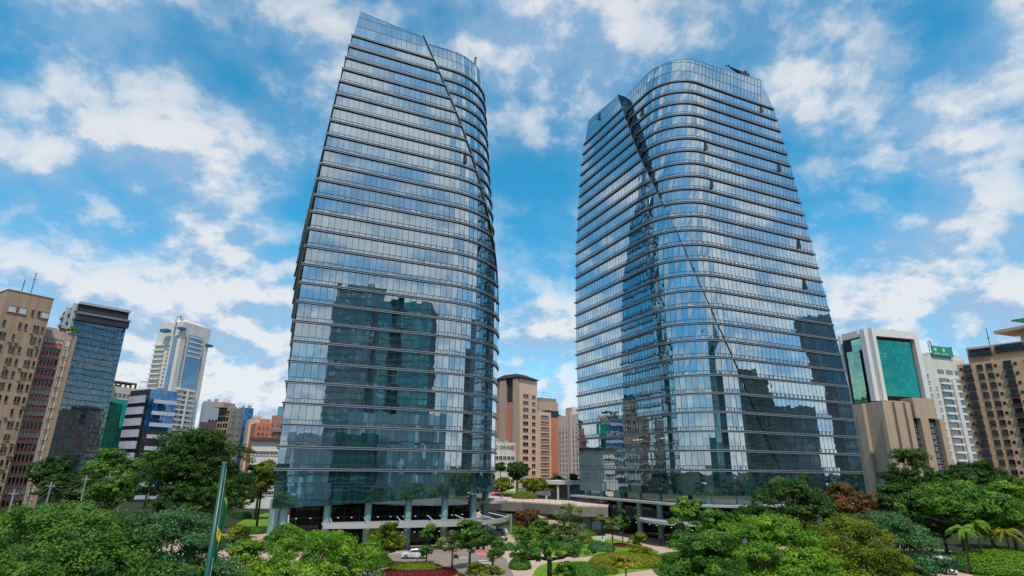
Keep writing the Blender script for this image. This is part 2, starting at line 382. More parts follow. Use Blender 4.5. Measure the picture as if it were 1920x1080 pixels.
def build_tower(which, label):
    T = Tower(which); rnd = random.Random(which * 7)
    root = empty('glass_tower', label, 'tower', T.world(25, 25, 0), 0, None)
    # children are built in world space: undo the root's offset
    base = root.location.copy()
    def fin(o): o.location = -base; return o
    END = lambda z: T.qend('b', z)
    top_p = lambda q: 134.6 - (q - 5) * 0.135
    for k in range(0, 27):
        z1 = T.zk(k - 1) if k > 0 else None
        zb = T.zk(k)
        z0 = zb
        mb = MB()
        if k == 0: continue
        # storey k spans ledge k .. ledge k-1
        sp = [zb + 0.98]
        if k >= 24: sp = [zb + 0.98]
        storey(T, mb, 'p', z0, z1, sp, lambda z: T.a0(z), lambda z: min(T.diag(z), T.qend('p', z)), rnd)
        if T.qbody(z1) - 1.5 < END(z1) - 0.5:
            storey(T, mb, 'b', z0, z1, sp, lambda z: T.qbody(z) - 1.5, END, rnd)
        straight(T, mb, 'left', z0, z1, sp, rnd); straight(T, mb, 'back', z0, z1, sp, rnd)
        g = fin(mb.build('storey_glazing', [M_TG, M_MUL], root))
    for k in range(0, 27):
        z = T.zk(k)
        # plate ledge: left side, face, corner up to the diagonal
        line = []
        a0, b0 = T.a0(z), T.bp(z)
        qe = min(T.diag(z), T.qend('p', z)); q = a0 - 0.6; n = int((qe - q) / 1.2) + 1
        for i in range(n + 1):
            qq = q + (qe - q) * i / n; a, b = T.pos('p', qq, z); a2, b2 = T.pos('p', qq, z, 1.0); line.append((a, b, a2 - a, b2 - b, z))
        fin(ledge(T, 'ledge', line, root))
        q = T.qbody(z) - 0.2; qe = END(z)
        if qe - q > 1:
            line = []; n = int((qe - q) / 1.2) + 1
            for i in range(n + 1):
                qq = q + (qe - q) * i / n; a, b = T.pos('b', qq, z); a2, b2 = T.pos('b', qq, z, 1.0); line.append((a, b, a2 - a, b2 - b, z))
            fin(ledge(T, 'ledge', line, root))
        line = [(a0, b0 + 0.0, -1, 0, z), (T.aback(z), T.D(z), -1, 0, z)]
        fin(ledge(T, 'ledge', line, root))
        line = [(T.par('b', z)[1], T.D(z), 0, 1, z), (T.aback(z), T.D(z), 0, 1, z)]
        fin(ledge(T, 'ledge', line, root))
    # crown
    z0 = T.zk(0)
    mb = MB(); zs = [z0 + 4.0, z0 + 7.6]
    tp = lambda q: 134.6 - max(0, q - 5) * 0.13
    crown(T, mb, 'p', z0, tp, lambda z: T.a0(z), lambda z: T.diag(z), zs, rnd)
    tb = lambda q: 132.0 + max(0, q - 20) * (0.075 if which == 2 else 0.03)
    crown(T, mb, 'b', z0, tb, lambda z: T.qbody(z) - 1.5, END, zs, rnd)
    fin(mb.build('crown_glazing', [M_TG, M_MUL], root))
    # bottom storeys with the slanting lower edge
    zl = (lambda q: 7.95 + max(0, min(q, 58)) * 0.054) if which == 1 else (lambda q: 10.25 + 0.01 * q)
    T.zl = zl
    mb = MB(); z1 = T.zk(26)
    storey(T, mb, 'p', 7.0, z1, [z1 - 3.2, z1 - 2.5], lambda z: 0, lambda z: min(T.diag(z), T.qend('p', z)), rnd, zlo=zl)
    if T.qbody(z1) - 1.5 < END(z1) - 0.5:
        storey(T, mb, 'b', 7.0, z1, [z1 - 3.2, z1 - 2.5], lambda z: T.qbody(z) - 1.5, END, rnd, zlo=zl)
    straight(T, mb, 'left', zl(0), z1, [z1 - 3.2], rnd); straight(T, mb, 'back', zl(60), z1, [z1 - 3.2], rnd)
    fin(mb.build('storey_glazing', [M_TG, M_MUL], root))
    # dark return wall between plate and body
    mb = MB()
    K = 60
    FO = lambda z: (0.10 if which == 1 else 0.20) + 0.34 * min(1, max(0, (z - 60) / 15))
    zs_ = [T.zk(26) + (133 - T.zk(26)) * i / K for i in range(K + 1)]
    for i in range(K):
        quad = []
        for z, rev in ((zs_[i], 0), (zs_[i + 1], 1)):
            q = T.diag(z); p0 = T.world(*T.pos('p', q, z, FO(z)), z); p1 = T.world(*T.pos('p', q, z, -T.off(z) - 0.8), z)
            quad += [p0, p1] if not rev else [p1, p0]
        mb.face(quad, 0, rnd.random())
    for i in range(0, K, 3):
        z = zs_[i]; q = T.diag(z) + 0.04
        a = T.world(*T.pos('p', q, z, 0), z); b = T.world(*T.pos('p', q, z, -T.off(z)), z + 1.5); mb.tube([a, b], 0.06, 4, 1)
    o = fin(mb.build('return_wall', [glass('return_glass', (.10, .15, .18), (.010, .016, .018), 1, .4), M_UNDER], root))
    # light edge trim along the diagonal
    mb = MB(); mb.tube([T.world(*T.pos('p', T.diag(z), z, FO(z)), z) for z in zs_], 0.06, 5); fin(mb.build('edge_trim', mat('edge_trim_metal', lin(140, 150, 158), .4, .5, .4) if which == 1 else M_MUL, root))
    # roof, soffit
    def outline(z, inset=0.0):
        pts = []; b, am, r = T.par('b' if z > 20 else 'p', z); a0 = T.a0(z)
        pts.append((T.aback(z) + inset, T.D(z) - inset)); pts.append((a0 + inset, b + inset))
        for i in range(9):
            t = i / 8 * math.pi / 2; rr = r - inset; pts.append((am - r + rr * math.sin(t), b + r - rr * math.cos(t)))
        pts.append((am - inset, T.D(z) - inset)); return pts
    mb = MB(); mb.prism([T.world(a, b, 0)[:2] for a, b in outline(130, 0.8)], 128.6, 129.0, 0); fin(mb.build('roof_deck', M_CONC, root))
    mb = MB(); pts = outline(8, 0.05); ql = []
    sof = []
    for (a, b) in pts:
        z = zl(min(a, 58) + (b - T.par('p', 8)[0]) * 0.1) ; sof.append(T.world(a, b, z + 0.02 if which == 2 else z + 0.02))
    mb.face(sof, 0); fin(mb.build('soffit', mat('soffit', lin(70, 68, 66), 0.6), root))
    # lobby glass core with floor edges and small lights
    mb = MB(); ins = 5.0; pts = [T.world(a, b, 0)[:2] for a, b in outline(8, ins)]
    mb.prism(pts, 0, 7.9, 0); fin(mb.build('lobby_glazing', [M_LOBBY], root))
    mb = MB()
    for i in range(len(pts)):
        p, q = Vector(pts[i]), Vector(pts[(i + 1) % len(pts)]); n = max(1, int((q - p).length / 3))
        for j in range(n):
            c = p + (q - p) * j / n; mb.tube([(c.x, c.y, 0), (c.x, c.y, 7.9)], 0.08, 4)
    fin(mb.build('lobby_mullion_grid', M_UNDER, root))
    for hz in ((2.9, 6.0) if which == 1 else (3.2,)):
        mb = MB(); pts2 = [T.world(a, b, 0)[:2] for a, b in outline(8, 3.6)]
        mb.prism(pts2, hz, hz + 0.18, 0); fin(mb.build('balcony_slab', M_DARK, root))
        mb = MB()
        for i in range(1, len(pts2) - 1):
            p, q = Vector(pts2[i]), Vector(pts2[i + 1]); n = max(1, int((q - p).length / 2.6))
            for j in range(n):
                c = p + (q - p) * (j + .5) / n; mb.box(c.x - .13, c.x + .13, c.y - .13, c.y + .13, hz - .07, hz - .01, 0)
        fin(mb.build('ceiling_light', MATS.get('lampwhite') or emis('lampwhite', (1, .93, .8), 1.2), root))
    # columns
    col = None
    def column(a, b, h):
        mb = MB()
        n = 16
        for z0_, z1_ in ((0, 3.0), (3.06, 5.9), (5.96, h)):
            mb.prism([(math.cos(2 * math.pi * i / n) * .74, math.sin(2 * math.pi * i / n) * .74) for i in range(n)], z0_, z1_, 0)
        mb.prism([(math.cos(2 * math.pi * i / n) * .68, math.sin(2 * math.pi * i / n) * .68) for i in range(n)], 0, h, 1)
        w = T.world(a, b, 0)
        o = mb.build('column', [M_COLG, M_UNDER], root); o.location = Vector(w) - base; return o
    b, am, r = T.par('p', 8)
    qs = [2.5, 10.5, 18.5, 26.8, 35.0, 44, 52, 60, 70] if which == 1 else [1.5, 9, 17, 25.5, 33.5, 41, 49, 57, 65, 73, 81]
    for q in qs:
        a, bb = T.pos('p', q, 8, -1.9); column(a, bb, zl(q) + 0.0)
    for bb in (14, 26, 38): column(2.2, bb, zl(0))
    return T, root, fin

def emis(name, col, s):
    if name in MATS: return MATS[name]
    m = bpy.data.materials.new(name); m.use_nodes = True; p = m.node_tree.nodes['Principled BSDF']
    p.inputs['Base Color'].default_value = (*col, 1); p.inputs['Emission Color'].default_value = (*col, 1); p.inputs['Emission Strength'].default_value = s
    MATS[name] = m; return m

def straight(T, mb, side, z0, z1, sp, rnd, P=2.1):
    def pt(t, z, o=0):
        if side == 'left': return T.world(T.aback(z) + (T.a0(z) - T.aback(z)) * t - o, T.D(z) - t * (T.D(z) - T.bp(z)), z)
        am = T.par('b', z)[1]; return T.world(am - t * (am - T.aback(z)), T.D(z) + o, z)
    rows = [z0] + [s_ for s_ in sp if z0 < s_ < z1] + [z1]; n = 24
    for j in range(n):
        for r in range(len(rows) - 1):
            t0, t1 = j / n, (j + 1) / n; e = rnd.gauss(0, .003)
            mb.face([pt(t0, rows[r], e), pt(t1, rows[r], -e), pt(t1, rows[r + 1], -e), pt(t0, rows[r + 1], e)], 0, rnd.random())
        w = .05 / 50
        mb.face([pt((j + 1) / n - w, z0, .05), pt((j + 1) / n + w, z0, .05), pt((j + 1) / n + w, z1, .05), pt((j + 1) / n - w, z1, .05)], 1)

def crown(T, mb, shell, z0, topf, lo, hi, zs, rnd, P=1.4):
    zt = 137.0
    j0 = int(lo(z0) / P) - 1; j1 = int(hi(z0) / P) + 2
    for j in range(j0, j1):
        rows = [z0] + zs + [zt]
        for r in range(len(rows) - 1):
            poly = [(j * P, rows[r]), ((j + 1) * P, rows[r]), ((j + 1) * P, rows[r + 1]), (j * P, rows[r + 1])]
            for f in (lambda p: p[0] - lo(p[1]), lambda p: hi(p[1]) - p[0], lambda p: topf(p[0]) - p[1]):
                if len(poly) > 2: poly = clip_poly(poly, f)
            if len(poly) > 2: mb.face([T.world(*T.pos(shell, q, z, rnd.gauss(0, .0012)), z) for q, z in poly], 0, rnd.random())
        q = (j + 1) * P; tt = topf(q)
        if lo(tt) < q < hi(tt) and lo(z0) < q < hi(z0):
            mb.face([T.world(*T.pos(shell, x, z, .05), z) for x, z in ((q - .05, z0), (q + .05, z0), (q + .05, tt), (q - .05, tt))], 1)
            for z in zs + [tt]:
                if z <= tt + 0.01: mb.face([T.world(*T.pos(shell, x, z, .055), zz) for x, zz in ((max(lo(z), q - P), z - .06), (min(q, hi(z)), z - .06), (min(q, hi(z)), z + .06), (max(lo(z), q - P), z + .06))], 1)

T1, root1, fin1 = build_tower(1, 'left blue glass tower with a slanting cut face and sharp pointed top')
T2, root2, fin2 = build_tower(2, 'right blue glass tower with rounded corner towards the plaza and roof crane')

# ---------------------------------------------------------------- tower extras: roof crane, open vents, canopies
def crane():
    p = Vector(atY(1392, 141, 156)); r = empty('roof_crane', 'dark folded maintenance crane on top of the right glass tower', 'crane', p)
    m = mat('crane_paint', lin(40, 44, 40), .6)
    mb = MB(); mb.box(-1.4, 1.9, -1, 1, -3.0, 0.0); mb.box(-.8, 1.3, -.8, .8, 0.0, .9); mb.build('machine_body', m, r)
    mb = MB(); mb.tube([(1.5, 0, 0.1), (-1.2, 0, 1.3), (-3.6, 0, 2.9)], [.45, .55, .28], 6); mb.build('boom', m, r)
    mb = MB(); mb.tube([(-3.6, 0, 2.9), (-4.4, 0, 3.6)], [.2, .15], 5); mb.tube([(-5.2, 0, 3.3), (-3.9, 0, 3.9)], [.15, .2], 5); mb.build('jib_head', m, r)
    mb = MB(); mb.tube([(.6, 0, .8), (.9, .1, 1.9), (1.7, 0, 1.5)], .1, 4); mb.tube([(-1.2, 0, 1.3), (-.2, 0, 1.9)], .09, 4); mb.build('cable_arm', m, r)
crane()
mb = MB(); mb.box(-.35, .35, -.35, .35, -3, .3); mb.tube([(0, 0, .3), (.3, 0, .8)], .35, 6)
o = mb.build('roof_vent', MATS['ledge_grille']); o.location = atY(891, 112, 149); tag(o, 'small grey vent standing on the rounded roof edge of the left glass tower', 'vent')

def hit_face(T, shell, px, py, out=0.25):
    """where the viewing ray through a photo point meets a tower outline"""
    best = None
    for zi in range(int(T.z26), 136):
        q = 0 if shell == 'p' else T.qbody(zi)
        qe = T.diag(zi) if shell == 'p' else T.qend('b', zi)
        while q < qe:
            w = T.world(*T.pos(shell, q, zi), zi); v = np.array(w) - np.array((0, 0, H)); dd = v @ CF
            x, y = 960 + F_PX * (v @ CR) / dd, 540 - F_PX * (v @ CU) / dd
            e = (x - px) ** 2 + (y - py) ** 2
            if best is None or e < best[0]: best = (e, q, zi)
            q += 1.0
    return best[1], best[2]
def open_vent(T, root, fin, shell, px, py, h=3.0):
    q, z = hit_face(T, shell, px, py); k = round((T.z26 + 26 * FL - z) / FL); zb = T.z26 + (26 - k) * FL
    mb = MB(); P0 = T.pos(shell, q, zb); P1 = T.pos(shell, q + 1.2, zb)
    zt = zb + 1.0
    A = lambda q_, z_, o_: T.world(*T.pos(shell, q + (q_ - q) * .62, z_, o_ * .7), z_)
    mb.face([A(q, zt, .9), A(q + 1.3, zt, .9), A(q + 1.3, zb + 3.9, .12), A(q, zb + 3.9, .12)], 0)
    mb.face([A(q, zt, .1), A(q, zt, .9), A(q, zb + 3.9, .12)], 0); mb.face([A(q + 1.3, zt, .1), A(q + 1.3, zt, .9), A(q + 1.3, zb + 3.9, .12)], 0)
    o = mb.build('open_vent', M_DARK, root); fin(o)
for sh, px, py in (('b',1204,228),('b',1427,219),('b',1321,287),('b',1459,327),('b',1333,362),('b',1497,480),('p',1121,232),('b',1512,553)):
    open_vent(T2, root2, fin2, sh, px, py)
open_vent(T1, root1, fin1, 'p', 867, 321)

def lit_strip(T, root, fin, shell, px, py, w=1.3, n=1):
    q, z = hit_face(T, shell, px, py); P = 1.4; q = round(q / P) * P
    for i in range(n):
        mb = MB(); A = lambda q_, z_: T.world(*T.pos(shell, q_, z_, .03), z_)
        a = q + i * P; mb.face([A(a + .1, z), A(a + w, z), A(a + w, z + .22), A(a + .1, z + .22)]); fin(mb.build('lit_ceiling', emis('office_lamp', (1, .86, .55), .3), root))
for px, py, n_ in ((664, 897, 6), (884, 898, 1), (907, 893, 1)): lit_strip(T1, root1, fin1, 'p', px, py, n=n_)
for px, py, n_ in ((1184, 827, 3), (1240, 822, 2), (1283, 578, 1)): lit_strip(T2, root2, fin2, 'p', px, py, n=n_)

def canopy(T, root, fin, q0, q1, z, w0, w1, thick, name='canopy', wfun=None, ribs=True, inner=-1.0):
    n = 34; up = []; mb = MB()
    ws = []
    for i in range(n + 1):
        t = i / n; q = q0 + (q1 - q0) * t; w = wfun(t) if wfun else w0 + (w1 - w0) * t
        ws.append((q, w))
    for i in range(n):
        (qa, wa), (qb, wb) = ws[i], ws[i + 1]
        A = T.pos('p', qa, 8, wa); B = T.pos('p', qb, 8, wb); C = T.pos('p', qb, 8, inner); D = T.pos('p', qa, 8, inner)
        if ribs:
            A2 = T.pos('p', qa, 8, wa - .35); B2 = T.pos('p', qb, 8, wb - .35)
            pts = [T.world(*p, 0)[:2] for p in (A, B, B2, A2)]
            mb.prism(pts, z - thick, z + .35, 0)
            C2 = T.pos('p', qb, 8, inner + .3); D2 = T.pos('p', qa, 8, inner + .3)
            mb.prism([T.world(*p, 0)[:2] for p in (D2, C2, C, D)], z - .1, z + .35, 0)
            pts = [T.world(*p, 0)[:2] for p in (A2, B2, C2, D2)]; mb.prism(pts, z - .35, z - .25, 1)
        else:
            pts = [T.world(*p, 0)[:2] for p in (A, B, C, D)]; mb.prism(pts, z - thick, z, 0)
    o = fin(mb.build(name, [M_CANOPY, MATS['ledge_grille']], root))
    if ribs:
        for i in range(1, n, 4):
            qa, wa = ws[i]; mb = MB()
            a = T.world(*T.pos('p', qa, 8, inner - .6), z + 1.1); b = T.world(*T.pos('p', qa, 8, wa - .5), z + .2); mb.tube([a, b], .14, 4)
            fin(mb.build('canopy_strut', M_CANOPY, root))
canopy(T1, root1, fin1, 9.5, 66, 5.0, 2.0, 4.2, .55, wfun=lambda t: 1.9 + 2.7 * math.sin(math.pi * min(1, t * 1.05)) ** .7)
canopy(T1, root1, fin1, 50, 70, 8.6, 0, 0, .55, 'balcony', lambda t: 3.4 * math.sin(math.pi * t) ** .6, False, -3)
canopy(T2, root2, fin2, -2, 96, 8.9, 0, 0, .45, 'base_ledge', lambda t: 2.2, False, -4)
canopy(T2, root2, fin2, 28, 52, 5.2, 0, 0, .6, 'canopy', lambda t: .4 + 5.0 * math.sin(math.pi * t) ** .6, False, -3)

# ---------------------------------------------------------------- ground
def sheet(name, pts, z, m, kind='structure'):
    mb = MB(); mb.face([(p[0], p[1], z) for p in pts], 0); return tag(mb.build(name, m), kind=kind)
def ground_sheet():
    mb = MB(); mb.box(-6000, 6000, -6000, 9000, -2, 0); o = mb.build('ground', mat('ground_soil', lin(52, 60, 38), .95, .1, var=.35, nscale=.05)); tag(o, kind='structure')
ground_sheet()
M_PAVE = mat('plaza_stone', lin(186, 160, 146), .85, .2, var=.16, nscale=.8)
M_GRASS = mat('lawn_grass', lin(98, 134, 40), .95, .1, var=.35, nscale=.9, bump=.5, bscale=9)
M_ASPH = mat('asphalt', lin(136, 122, 116), .9, .2, var=.14, nscale=.6)
M_RED = mat('red_flowers', lin(132, 34, 34), .95, .1, var=.45, nscale=2.5, bump=1.0, bscale=8)
M_WHITE = mat('white_paint', lin(205, 204, 200), .6, .3, var=.06)
sheet('road', [(-260, 8), (300, 8), (300, 24), (-260, 24)], .004, M_ASPH)
sheet('plaza_pavement', [(-62, 78), (75, 78), (95, 118), (95, 240), (-75, 240), (-75, 128)], .008, M_PAVE)
sheet('driveway', [atZ(*p) for p in ((655, 1060), (720, 1040), (800, 1033), (880, 1022), (915, 1030), (950, 1048), (965, 1085), (960, 1110), (600, 1110))], .012, M_ASPH)
def smooth_poly(px, z=0, k=4):
    P = [np.array(atZ(*p, z)) for p in px]; out = []; n = len(P)
    for i in range(n):
        a, b, c, d = P[i - 1], P[i], P[(i + 1) % n], P[(i + 2) % n]
        for j in range(k):
            t = j / k; out.append(.5 * ((2 * b) + (-a + c) * t + (2 * a - 5 * b + 4 * c - d) * t * t + (-a + 3 * b - 3 * c + d) * t ** 3))
    return [tuple(p) for p in out]
sheet('lawn', smooth_poly([(918, 986), (963, 985), (1040, 984), (1031, 1003), (991, 1013), (975, 1010)]), .012, M_GRASS)
sheet('lawn', smooth_poly([(1040, 1010), (1080, 1001), (1118, 1000), (1155, 1011), (1200, 1022), (1236, 1035), (1210, 1041), (1130, 1042), (1078, 1045), (1030, 1040), (1018, 1025)]), .012, M_GRASS)
sheet('lawn', smooth_poly([(1010, 1062), (1060, 1053), (1110, 1052), (1200, 1056), (1245, 1058), (1230, 1066), (1150, 1080), (1110, 1100), (1000, 1110)]), .012, M_GRASS)
sheet('lawn', smooth_poly([(440, 985), (470, 970), (505, 962), (505, 985), (470, 1000), (430, 1010)]), .012, M_GRASS)
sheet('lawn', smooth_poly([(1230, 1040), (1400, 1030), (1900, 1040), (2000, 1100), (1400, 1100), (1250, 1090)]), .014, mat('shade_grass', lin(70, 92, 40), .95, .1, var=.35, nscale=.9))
def mound(name, label, cat, cx, cy, rx_px, ry, h, m, group=None, z=0.0, tuft=0.35, seed=1, n=2600, col=None):
    """planted bed or clipped hedge: a low leafy dome"""
    X, Y = atZ(cx, cy, z); rx = rx_px / F_PX * Y * 1.08
    o = leaf_cloud(name, [(0, 0, h * .1, rx, ry, h)], n, tuft, m, seed, up=.75, minz=0.0, shell=(.86, 1.02))
    o.location = (X, Y, z); tag(o, label, cat, group); return o

# ---------------------------------------------------------------- foliage
LEAFN = 0
def leaf_cloud(name, lobes, n, size, m, seed, up=.5, minz=None, shell=(.72, 1.04), parent=None, clump=0.0, ncl=None, aspect=2.0, droop=0.0):
    """many leaf-sized faces spread through a set of ellipsoid lobes, gathered in uneven clumps"""
    global LEAFN
    LEAFN += n
    R = np.random.default_rng(seed); Lb = np.array(lobes, float)
    w = (Lb[:, 3] * Lb[:, 4] + Lb[:, 3] * Lb[:, 5]); w = w / w.sum()
    if clump > 0:
        ncl = ncl or max(10, n // 110)
        li = R.choice(len(Lb), ncl, p=w); d = R.normal(size=(ncl, 3)); d[:, 2] = np.where(R.random(ncl) < .78, np.abs(d[:, 2]), d[:, 2]); d /= np.linalg.norm(d, axis=1)[:, None]
        rr = R.uniform(.70, 1.0, ncl)[:, None]
        cc = Lb[li, :3] + d * Lb[li, 3:6] * rr; cdir = d; cs = R.uniform(.6, 1.35, ncl); ctone = np.clip(R.normal(.45, .34, ncl), 0, 1)
        k = R.integers(0, ncl, n); g = R.normal(size=(n, 3)); g /= np.maximum(np.linalg.norm(g, axis=1)[:, None], 1e-6); g *= R.random(n)[:, None] ** .45
        g[:, 2] = np.where(g[:, 2] < 0, g[:, 2] * .45, g[:, 2] * .62)
        P = cc[k] + g * clump * cs[k][:, None]; nd = cdir[k] * .35 + g * .8; tone = np.clip(ctone[k] + R.normal(0, .07, n), 0, 1)
    else:
        k = R.choice(len(Lb), n, p=w); d = R.normal(size=(n, 3)); d[:, 2] = np.where(R.random(n) < .8, np.abs(d[:, 2]), d[:, 2]); d /= np.linalg.norm(d, axis=1)[:, None]
        P = Lb[k, :3] + d * Lb[k, 3:6] * R.uniform(shell[0], shell[1], n)[:, None]; nd = d; tone = np.clip(R.normal(.45, .22, n), 0, 1)
    if minz is not None: P[:, 2] = np.maximum(P[:, 2], minz)
    nn = nd + np.array([0, 0, up]) + R.normal(size=(n, 3)) * .38; nn /= np.linalg.norm(nn, axis=1)[:, None]
    t = np.cross(nn, R.normal(size=(n, 3))); t /= np.linalg.norm(t, axis=1)[:, None]; b = np.cross(nn, t)
    s = size * R.uniform(.55, 1.35, n)[:, None]
    if droop: t[:, 2] -= droop; t /= np.linalg.norm(t, axis=1)[:, None]
    V = np.empty((n, 4, 3)); V[:, 0] = P - t * s; V[:, 1] = P + b * s / aspect; V[:, 2] = P + t * s; V[:, 3] = P - b * s / aspect
    me = bpy.data.meshes.new(name); me.vertices.add(4 * n); me.vertices.foreach_set('co', V.ravel()); me.loops.add(4 * n); me.loops.foreach_set('vertex_index', np.arange(4 * n, dtype=np.int32))
    me.polygons.add(n); me.polygons.foreach_set('loop_start', np.arange(0, 4 * n, 4, dtype=np.int32)); me.polygons.foreach_set('loop_total', np.full(n, 4, dtype=np.int32))
    me.materials.append(m); me.update(calc_edges=True); a = me.attributes.new('pane', 'FLOAT', 'FACE'); a.data.foreach_set('value', tone.astype(np.float32)); me.validate()
    o = bpy.data.objects.new(name, me); COL.objects.link(o)
    if parent: o.parent = parent
    return o
G = {
 'deep': leafmat('leaf_deep', lin(33,63,22), lin(80,117,41)),
 'mid': leafmat('leaf_mid', lin(48,88,28), lin(117,163,53)),
 'bright': leafmat('leaf_bright', lin(70, 122, 26), lin(146, 182, 50)),
 'olive': leafmat('leaf_olive', lin(63,83,17), lin(146,156,39)),
 'blue': leafmat('leaf_blue', lin(46,85,52), lin(104,151,87)),
 'grey': leafmat('leaf_grey', lin(77,96,55), lin(156,170,102)),
 'red': leafmat('leaf_red', lin(72, 76, 34), lin(146, 96, 62)),
 'yellow': leafmat('leaf_yellow', lin(104, 126, 28), lin(178, 168, 52)),
 'redbed': leafmat('leaf_redbed', lin(84,18,20), lin(140,42,38)),
 'feather': leafmat('leaf_feather', lin(41,85,37), lin(112,151,51)),
}
M_BARK = mat('bark', lin(92, 78, 62), .9, .1, var=.3, nscale=2, bump=.6)
M_BARKD = mat('bark_dark', lin(48, 40, 34), .9, .1, var=.3, nscale=2)

def tree(label, cx, ytop, hw, Y, g, base_z=0.0, shape='round', n=6000, leaf=.3, seed=1, crown_h=None, name='tree', group=None, bark=None, stretch=1.0, trunk_lean=0, clump=None, ybase=None, lobes_n=None):
    """a tree whose crown spans hw photo-pixels either side of cx with its top at ytop, standing at distance Y"""
    R = random.Random(seed); x, _, top = atY(cx, ytop, Y); rad = hw / F_PX * Y * 1.08
    hgt = top - base_z; ch = crown_h if crown_h else min(hgt * .7, rad * 1.3)
    root = empty(name, label, 'palm tree' if name == 'palm_tree' else 'tree', (x, Y, base_z), 0, group)
    zc = hgt - ch * .55; lobes = []
    if shape == 'round':
        m_ = lobes_n or 11
        lobes.append((0, 0, hgt - ch * .52, rad * .62, rad * .62, ch * .44))
        for i in range(m_):
            a = i / m_ * 6.283 + R.uniform(-.3, .3); rr = rad * R.uniform(.42, .66); zz = hgt - ch * (.5 + R.uniform(-.16, .3)); s_ = rad * R.uniform(.28, .42)
            lobes.append((rr * math.cos(a), rr * math.sin(a), zz, s_, s_, s_ * .72))
        for i in range(4):
            a = R.uniform(0, 6.28); rr = rad * R.uniform(.1, .35); s_ = rad * R.uniform(.28, .4); lobes.append((rr * math.cos(a), rr * math.sin(a), hgt - s_ * .62, s_, s_, s_ * .62))
    elif shape == 'umbrella':
        m_ = lobes_n or 22
        for i in range(m_):
            a = i * 2.399 + R.uniform(-.2, .2); f = math.sqrt((i + .4) / m_); rr = rad * .86 * f; drop = ch * .62 * f ** 2.1
            s_ = rad * R.uniform(.20, .30); lobes.append((rr * math.cos(a), rr * math.sin(a), hgt - s_ * .4 - drop - R.uniform(0, .08) * ch, s_, s_, s_ * .46))
        for i in range(m_ // 2):
            a = R.uniform(0, 6.28); rr = rad * R.uniform(.3, .8); s_ = rad * R.uniform(.18, .26); lobes.append((rr * math.cos(a), rr * math.sin(a), hgt - ch * R.uniform(.5, .85), s_, s_, s_ * .5))
    elif shape == 'slender':
        for i in range(lobes_n or 9):
            f = R.uniform(0, 1); a = R.uniform(0, 6.28); rr = rad * .55 * R.uniform(.2, 1); s_ = rad * R.uniform(.28, .5)
            lobes.append((rr * math.cos(a), rr * math.sin(a), hgt - s_ * .6 - f * (ch - s_), s_, s_, s_ * .8))
    cr = leaf_cloud('crown', lobes, n, leaf, G[g], seed * 13 + 5, up=.45, parent=root, clump=clump if clump else max(.35, rad * .13), ncl=n // (110 if Y < 95 else 55))
    mb = MB(); tr = max(.10, min(.55, rad * .055)); lean = trunk_lean
    fork = hgt - ch * (.85 if shape != 'slender' else .7); fork = max(hgt * .25, fork)
    mb.tube([(0, 0, -.3), (lean * .3, 0, fork * .5), (lean, 0, fork)], [tr * 1.25, tr, tr * .85], 7)
    ls = lobes[:]; R.shuffle(ls)
    for lb in ls[:12]:
        e = Vector(lb[:3]); b0 = Vector((lean, 0, fork * R.uniform(.85, 1.0))); mid = b0.lerp(e, .5) + Vector((0, 0, -.08 * (e - b0).length))
        mb.tube([b0, mid, e], [tr * .55, tr * .36, tr * .12], 5)
    mb.build('trunk', bark or M_BARK, root, True)
    return root

# big trees nearest the camera
tree('huge feathery green tree filling the lower left corner below the beige building', 115, 938, 262, 46, 'feather', shape='umbrella', n=95000, leaf=.13, seed=3, crown_h=11, clump=1.0, lobes_n=34)
tree('broad blue green tree left of the flagpole at the bottom of the photo', 325, 948, 118, 52, 'blue', shape='umbrella', n=52000, leaf=.125, seed=4, crown_h=11, clump=.95, lobes_n=24)
tree('dark green tree at the very bottom left corner of the photo', -30, 1000, 110, 34, 'feather', shape='umbrella', n=26000, leaf=.10, seed=44, crown_h=7, clump=.7)
tree('bright leafy green tree in front of the left glass tower entrance columns', 590, 996, 124, 66, 'bright', shape='round', n=52000, leaf=.14, seed=5, crown_h=9, clump=.8, lobes_n=16)
tree('small bright green tree beside the flagpole, left of the entrance tree', 465, 1016, 60, 62, 'bright', shape='round', n=22000, leaf=.13, seed=6, crown_h=7, clump=.7)
tree('small round green tree hiding the foot of the first entrance column', 545, 985, 42, 98, 'mid', shape='round', n=8000, leaf=.25, seed=61, clump=.7)
tree('yellow green young tree behind the flag', 445, 985, 40, 92, 'olive', shape='round', n=5000, leaf=.22, seed=62, clump=.6)
tree('mid green tree in the right foreground beside the plaza path', 1312, 996, 88, 62, 'mid', shape='round', n=46000, leaf=.14, seed=7, crown_h=9, clump=.75, lobes_n=16)
tree('brilliant lime green tree in the right foreground', 1440, 968, 122, 68, 'bright', shape='umbrella', n=74000, leaf=.145, seed=8, crown_h=11, clump=.95, lobes_n=30)
tree('olive green spreading tree between the lime green tree and the feathery one', 1575, 967, 118, 72, 'olive', shape='umbrella', n=66000, leaf=.15, seed=9, crown_h=13, clump=1.0, lobes_n=28)
tree('feathery blue green tree above the white van', 1642, 952, 104, 82, 'blue', shape='umbrella', n=60000, leaf=.15, seed=10, crown_h=13, clump=1.1, lobes_n=26)
tree('small dark round tree behind the lime green tree', 1345, 958, 34, 96, 'mid', shape='round', n=6000, leaf=.24, seed=11, clump=.7)
tree('flat topped dark green tree against the foot of the right glass tower', 1478, 897, 70, 112, 'deep', shape='umbrella', n=18000, leaf=.27, seed=12, crown_h=9, clump=1.1)
tree('reddish brown leaved tree at the foot of the right glass tower', 1582, 908, 46, 118, 'red', shape='round', n=11000, leaf=.26, seed=13, clump=.9)
tree('dark leafy tree right of the reddish tree', 1672, 910, 50, 120, 'deep', shape='round', n=11000, leaf=.27, seed=14, clump=1.0)
